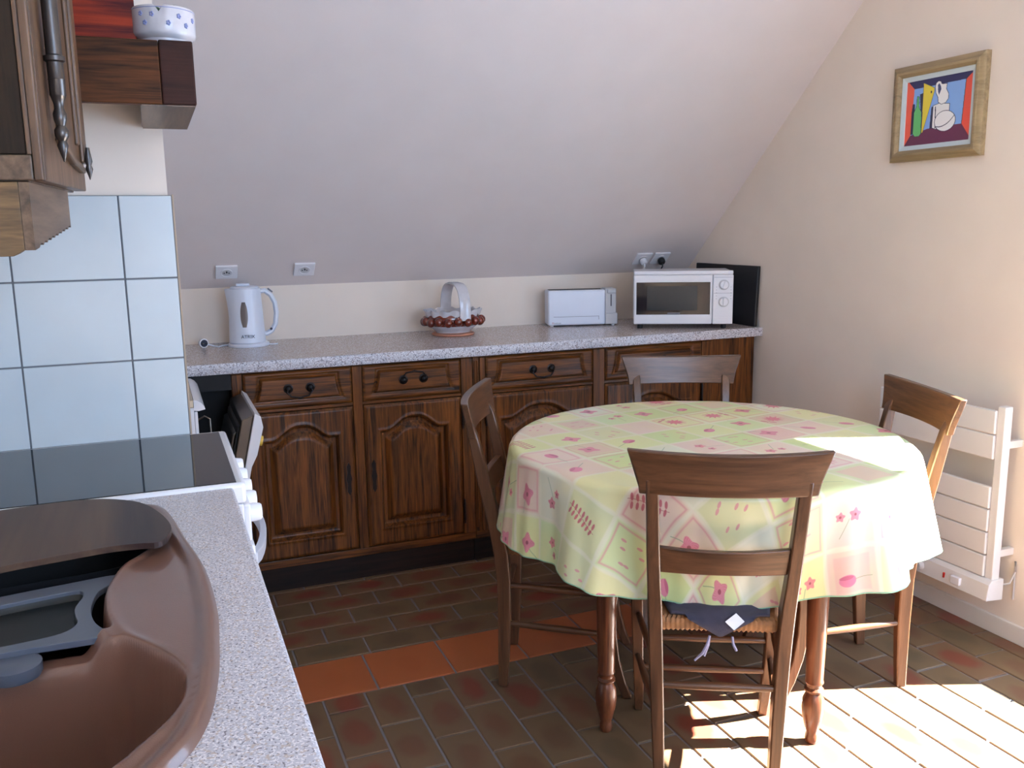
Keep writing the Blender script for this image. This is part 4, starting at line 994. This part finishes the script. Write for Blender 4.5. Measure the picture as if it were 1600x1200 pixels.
for ri, rho in enumerate(RHO):
    if rho <= FLAT:
        r = np.full(NT, rho); z = np.full(NT, TZ + .0022) + .0009 * np.sin(TH * 5 + rho * 30) * (rho / FLAT) + .0007 * (rho / FLAT) ** 2 * np.sin(TH * 23 + rho * 11)
    else:
        s = rho - FLAT; t = s / (RMAX - FLAT); rad = .016
        arc = rad * PI / 2
        if s < arc:
            a = s / rad; r0 = FLAT + rad * math.sin(a); z0 = TZ + .002 - rad * (1 - math.cos(a))
        else: r0 = FLAT + rad; z0 = TZ + .002 - rad - (s - arc) * (1 + .15 * near)
        amp = .036 * t ** .8
        flare = .030 * t
        r = r0 + flare * (1 - 1.0 * near) + amp * F_ * (1 - .35 * near) - near * .085 * sstep(.0, .9, np.array(t))
        z = z0 + np.full(NT, 0.) + (t ** 2) * .020 * (1 - near) + .006 * t * np.cos(9 * TH + .3)
        r = r
    V_.append(np.stack([TX + r * np.cos(TH), TY + r * np.sin(TH), np.broadcast_to(z, TH.shape)], 1))
    UVc.append(np.stack([.5 + rho * np.cos(TH) / S, .5 + rho * np.sin(TH) / S], 1))
V_ = np.array(V_); UVc = np.array(UVc).reshape(-1, 2)
nr = len(RHO); VV = V_.reshape(-1, 3); faces = []
for i in range(nr - 1):
    for j in range(NT):
        k = (j + 1) % NT
        if i == 0:
            faces.append((0, NT + j, NT + k)) if True else None
        else: faces.append((i * NT + j, (i + 1) * NT + j, (i + 1) * NT + k, i * NT + k))
me = bpy.data.meshes.new('tablecloth'); og = np.array((TX, TY, TZ)); me.from_pydata((VV - og).tolist(), [], faces); me.update()
uv = me.uv_layers.new(); li = np.zeros(len(me.loops), int); me.loops.foreach_get('vertex_index', li); uv.data.foreach_set('uv', UVc[li].ravel().astype(np.float32))
me.materials.append(m_cloth); me.shade_smooth()
tc_ = bpy.data.objects.new('tablecloth', me); col.objects.link(tc_); tc_.location = og; ORG[tc_.name] = Vector(og)
md = tc_.modifiers.new('thickness', 'SOLIDIFY'); md.thickness = .0012; md.offset = 1
tag(tc_, 'yellow-green oilcloth with pink flower patchwork draped over round dining table', 'tablecloth')
hem = [Vector(V_[-1, j]) + Vector((0, 0, -.001)) for j in range(NT)]; hem.append(hem[0])
MB().tube(hem, .0022, 5, cap=False).build('hem_binding', mat('green_binding', (150, 196, 160), .6), tc_, smooth='all')

# ------------------------------------------------------------------ chairs
def make_chair(cushion='plain'):
    c = thing('dining_chair', '', 'chair', (0, 0, 0), 'rush-seated chairs around the dining table')
    ORG[c.name] = Vector((0, 0, 0))
    def rect(x, y, z, hx, hy, ax=0): return [Vector((x - hx, y - hy, z)), Vector((x + hx, y - hy, z)), Vector((x + hx, y + hy, z)), Vector((x - hx, y + hy, z))]
    pr = [(0, 0, .136, .0125, .014), (.004, .08, .138, .014, .016), (.009, .20, .142, .0155, .0185), (.010, .34, .147, .0165, .020), (.004, .42, .150, .0165, .0205), (-.006, .48, .152, .0165, .020),
          (-.020, .55, .156, .0155, .019), (-.040, .64, .160, .015, .0175), (-.057, .72, .1625, .0145, .016), (-.071, .785, .165, .0145, .013), (-.080, .81, .166, .0145, .009)]
    for s in (-1, 1):
        MB().loft([rect(s * x, u, z, hx, hy) for u, z, x, hx, hy in pr]).build('back_post', m_chZ, c, .0035, smooth=True)
    fp = [(.372, 0, .172, .012, .013), (.352, .05, .173, .013, .014), (.333, .12, .175, .014, .0155), (.322, .20, .178, .0145, .017), (.320, .28, .180, .0155, .018), (.326, .35, .182, .016, .019), (.333, .412, .183, .016, .019)]
    for s in (-1, 1):
        MB().loft([rect(s * x, u, z, hx, hy) for u, z, x, hx, hy in fp]).build('front_leg', m_chZ, c, .003, smooth=True)
    # top rail
    def rail(name, z0, z1, hw0, hw1, y0, y1, bow, th, flare=1.6, n=25, m_=7):
        fr_, bk = [], []
        for i in range(m_):
            t = i / (m_ - 1); hw_ = hw0 + (hw1 - hw0) * t ** flare
            fr_.append([Vector((s * hw_, y0 + (y1 - y0) * t - bow * (1 - s * s) + th / 2, z0 + (z1 - z0) * t + (.006 * s * s if t > .99 else 0))) for s in np.linspace(-1, 1, n)])
            bk.append([Vector((s * hw_, y0 + (y1 - y0) * t - bow * (1 - s * s) - th / 2, z0 + (z1 - z0) * t + (.006 * s * s if t > .99 else 0))) for s in np.linspace(-1, 1, n)])
        rings = []
        for k in range(n): rings.append([fr_[i][k] for i in range(m_)] + [bk[i][k] for i in reversed(range(m_))])
        return MB().loft(rings).build(name, m_chX, c, .003, smooth=True)
    rail('top_rail', .775, .874, .194, .222, -.066, -.082, .026, .021)
    rail('mid_rail', .575, .637, .142, .147, -.026, -.042, .014, .016, 1)
    # rungs
    for x0_, y0_, z0_, x1_, y1_, z1_ in ((-.142, .006, .275, .142, .006, .275), (-.175, .320, .245, .175, .320, .245), (-.175, .322, .155, .175, .322, .155)):
        MB().tube([(x0_ + (x1_ - x0_) * t, y0_, z0_) for t in (0, .3, .5, .7, 1)], [.008, .0095, .0105, .0095, .008], 10).build('rung', m_chX, c, smooth=True)
    for s in (-1, 1):
        for z in (.325, .205):
            MB().tube([(s * (.145 + .034 * t), .010 + .312 * t, z - .01 * t) for t in (0, .3, .5, .7, 1)], [.008, .0095, .0105, .0095, .008], 10).build('rung', m_chY, c, smooth=True)
    # rush seat: corrugated cords wrapped over the seat rails
    NP = 188; loop = []
    cor = [(-.1345, .0), (.1345, .0), (.197, .352), (-.197, .352)]
    per = []
    for i in range(4):
        a, b_ = Vector(cor[i]), Vector(cor[(i + 1) % 4])
        for k in range(NP // 4): per.append(a.lerp(b_, k / (NP // 4)))
    cen = Vector((0, .18)); rings = []
    for sc, z, co in ((.02, .4500, .0), (.5, .4500, 1), (.90, .453, 1), (.955, .4525, 1), (.990, .447, 1), (1.0, .435, 1), (.990, .420, 1), (.955, .412, 1), (.5, .415, 1), (.02, .415, 0)):
        ring = []
        for k, p in enumerate(per):
            w_ = (k % 2) * .0042 * co; q = cen + (p - cen) * (sc - (w_ * 1.6 if .95 < sc else 0)); dz = -w_ if z > .44 else (w_ if z < .418 else 0)
            ring.append(Vector((q.x, q.y + .004, z + dz)))
        rings.append(ring)
    MB().loft(rings).build('rush_seat', m_straw, c)
    # cushion pad
    NX, NY = 30, 34; top = []; bot = []
    for j in range(NY):
        v = j / (NY - 1); ra, rb = [], []
        for i in range(NX):
            u = i / (NX - 1) * 2 - 1
            yv = .335 - .330 * v; hw_ = .115 + .060 * (1 - v)
            x = u * hw_; ed = min(1, (1 - abs(u)) * 7, (v) * 12 if True else 1)
            y = yv; z = .4555
            if cushion == 'flap':
                tri = max(0, 1 - abs(u) / .78)          # corner of the pad folded down over the back rail
                ext = .052 * tri * max(0, (v - .6) / .4)
                y = yv - ext
                if y < .0: 
                    over = -y; y = -.006 - .25 * max(0, min(over, .008)); z = .4555 - over * 1.0
            th = .014 * max(.12, ed) ** .5
            if cushion == 'flap' and v > .9: th = .006
            if z < .4555: ra.append(Vector((x * (1 - .0 * v), y - th * .8, z))); rb.append(Vector((x, y + .001, z)))
            else: ra.append(Vector((x, y, z + th))); rb.append(Vector((x, y, z)))
        top.append(ra); bot.append(rb)
    rings = [top[j] + bot[j][::-1] for j in range(NY)]
    cu = MB().loft(rings).build('seat_cushion', m_cush, None, smooth='all')
    tag(cu, '', 'cushion', 'seat pads on the dining chairs')
    return c, cu
def place(c, cu, x, y, fx, fy, label, clabel):
    a = math.atan2(-fx, fy)
    for o in (c, cu): o.location = (x, y, 0); o.rotation_euler = (0, 0, a)
    c['label'] = label; cu['label'] = clabel
ch, cu = make_chair()
place(ch, cu, .952, 2.445, .875, -.483, 'walnut ladder-back chair on left side of table, nearest the oak cabinets', 'dark grey cushion on the seat of the left dining chair')
c2, u2_ = copy_tree(ch), copy_tree(cu); place(c2, u2_, 2.014, 1.982, -.948, .318, 'walnut ladder-back chair on right side of table, in front of radiator', 'dark grey cushion on the chair in front of the radiator')
c3, u3 = copy_tree(ch), copy_tree(cu); place(c3, u3, 1.772, 2.74, -.40, -.916, 'walnut ladder-back chair at far side of table, back towards the microwave end', 'dark grey cushion on the chair at the far side of table')
n_before = set(bpy.data.objects)
c4 = copy_tree(ch); c4['label'] = 'walnut ladder-back chair in the foreground seen from behind, tucked under flowered cloth'
tmp, u4 = make_chair('flap')
for o in list(tmp.children): bpy.data.objects.remove(o)
bpy.data.objects.remove(tmp)
place(c4, u4, 1.172, 1.640, .469, .883, c4['label'], 'dark grey cushion with white label, corner hanging over the nearest chair seat')
u4['group'] = 'seat pads on the dining chairs'; u4.name = 'seat_cushion'
MB().add([(.010, -.018, .452), (.036, -.006, .468), (.054, -.014, .452), (.030, -.0225, .434), (.010, -.019, .451), (.036, -.007, .467), (.054, -.015, .451), (.030, -.0235, .433)],
         [(0, 1, 2, 3), (7, 6, 5, 4), (0, 4, 5, 1), (1, 5, 6, 2), (2, 6, 7, 3), (3, 7, 4, 0)]).build('care_label', m_label, u4)
for pts in ([(-.024, -.012, .412), (-.030, -.016, .392), (-.040, -.016, .370), (-.058, -.014, .350)], [(-.024, -.010, .412), (-.027, -.012, .39), (-.036, -.012, .362)], [(.028, -.012, .412), (.030, -.014, .395), (.038, -.014, .378)]):
    MB().tube(pts, [.003, .0035, .0035, .0025][:len(pts)], 6).build('tie', m_tie, u4, smooth=True)
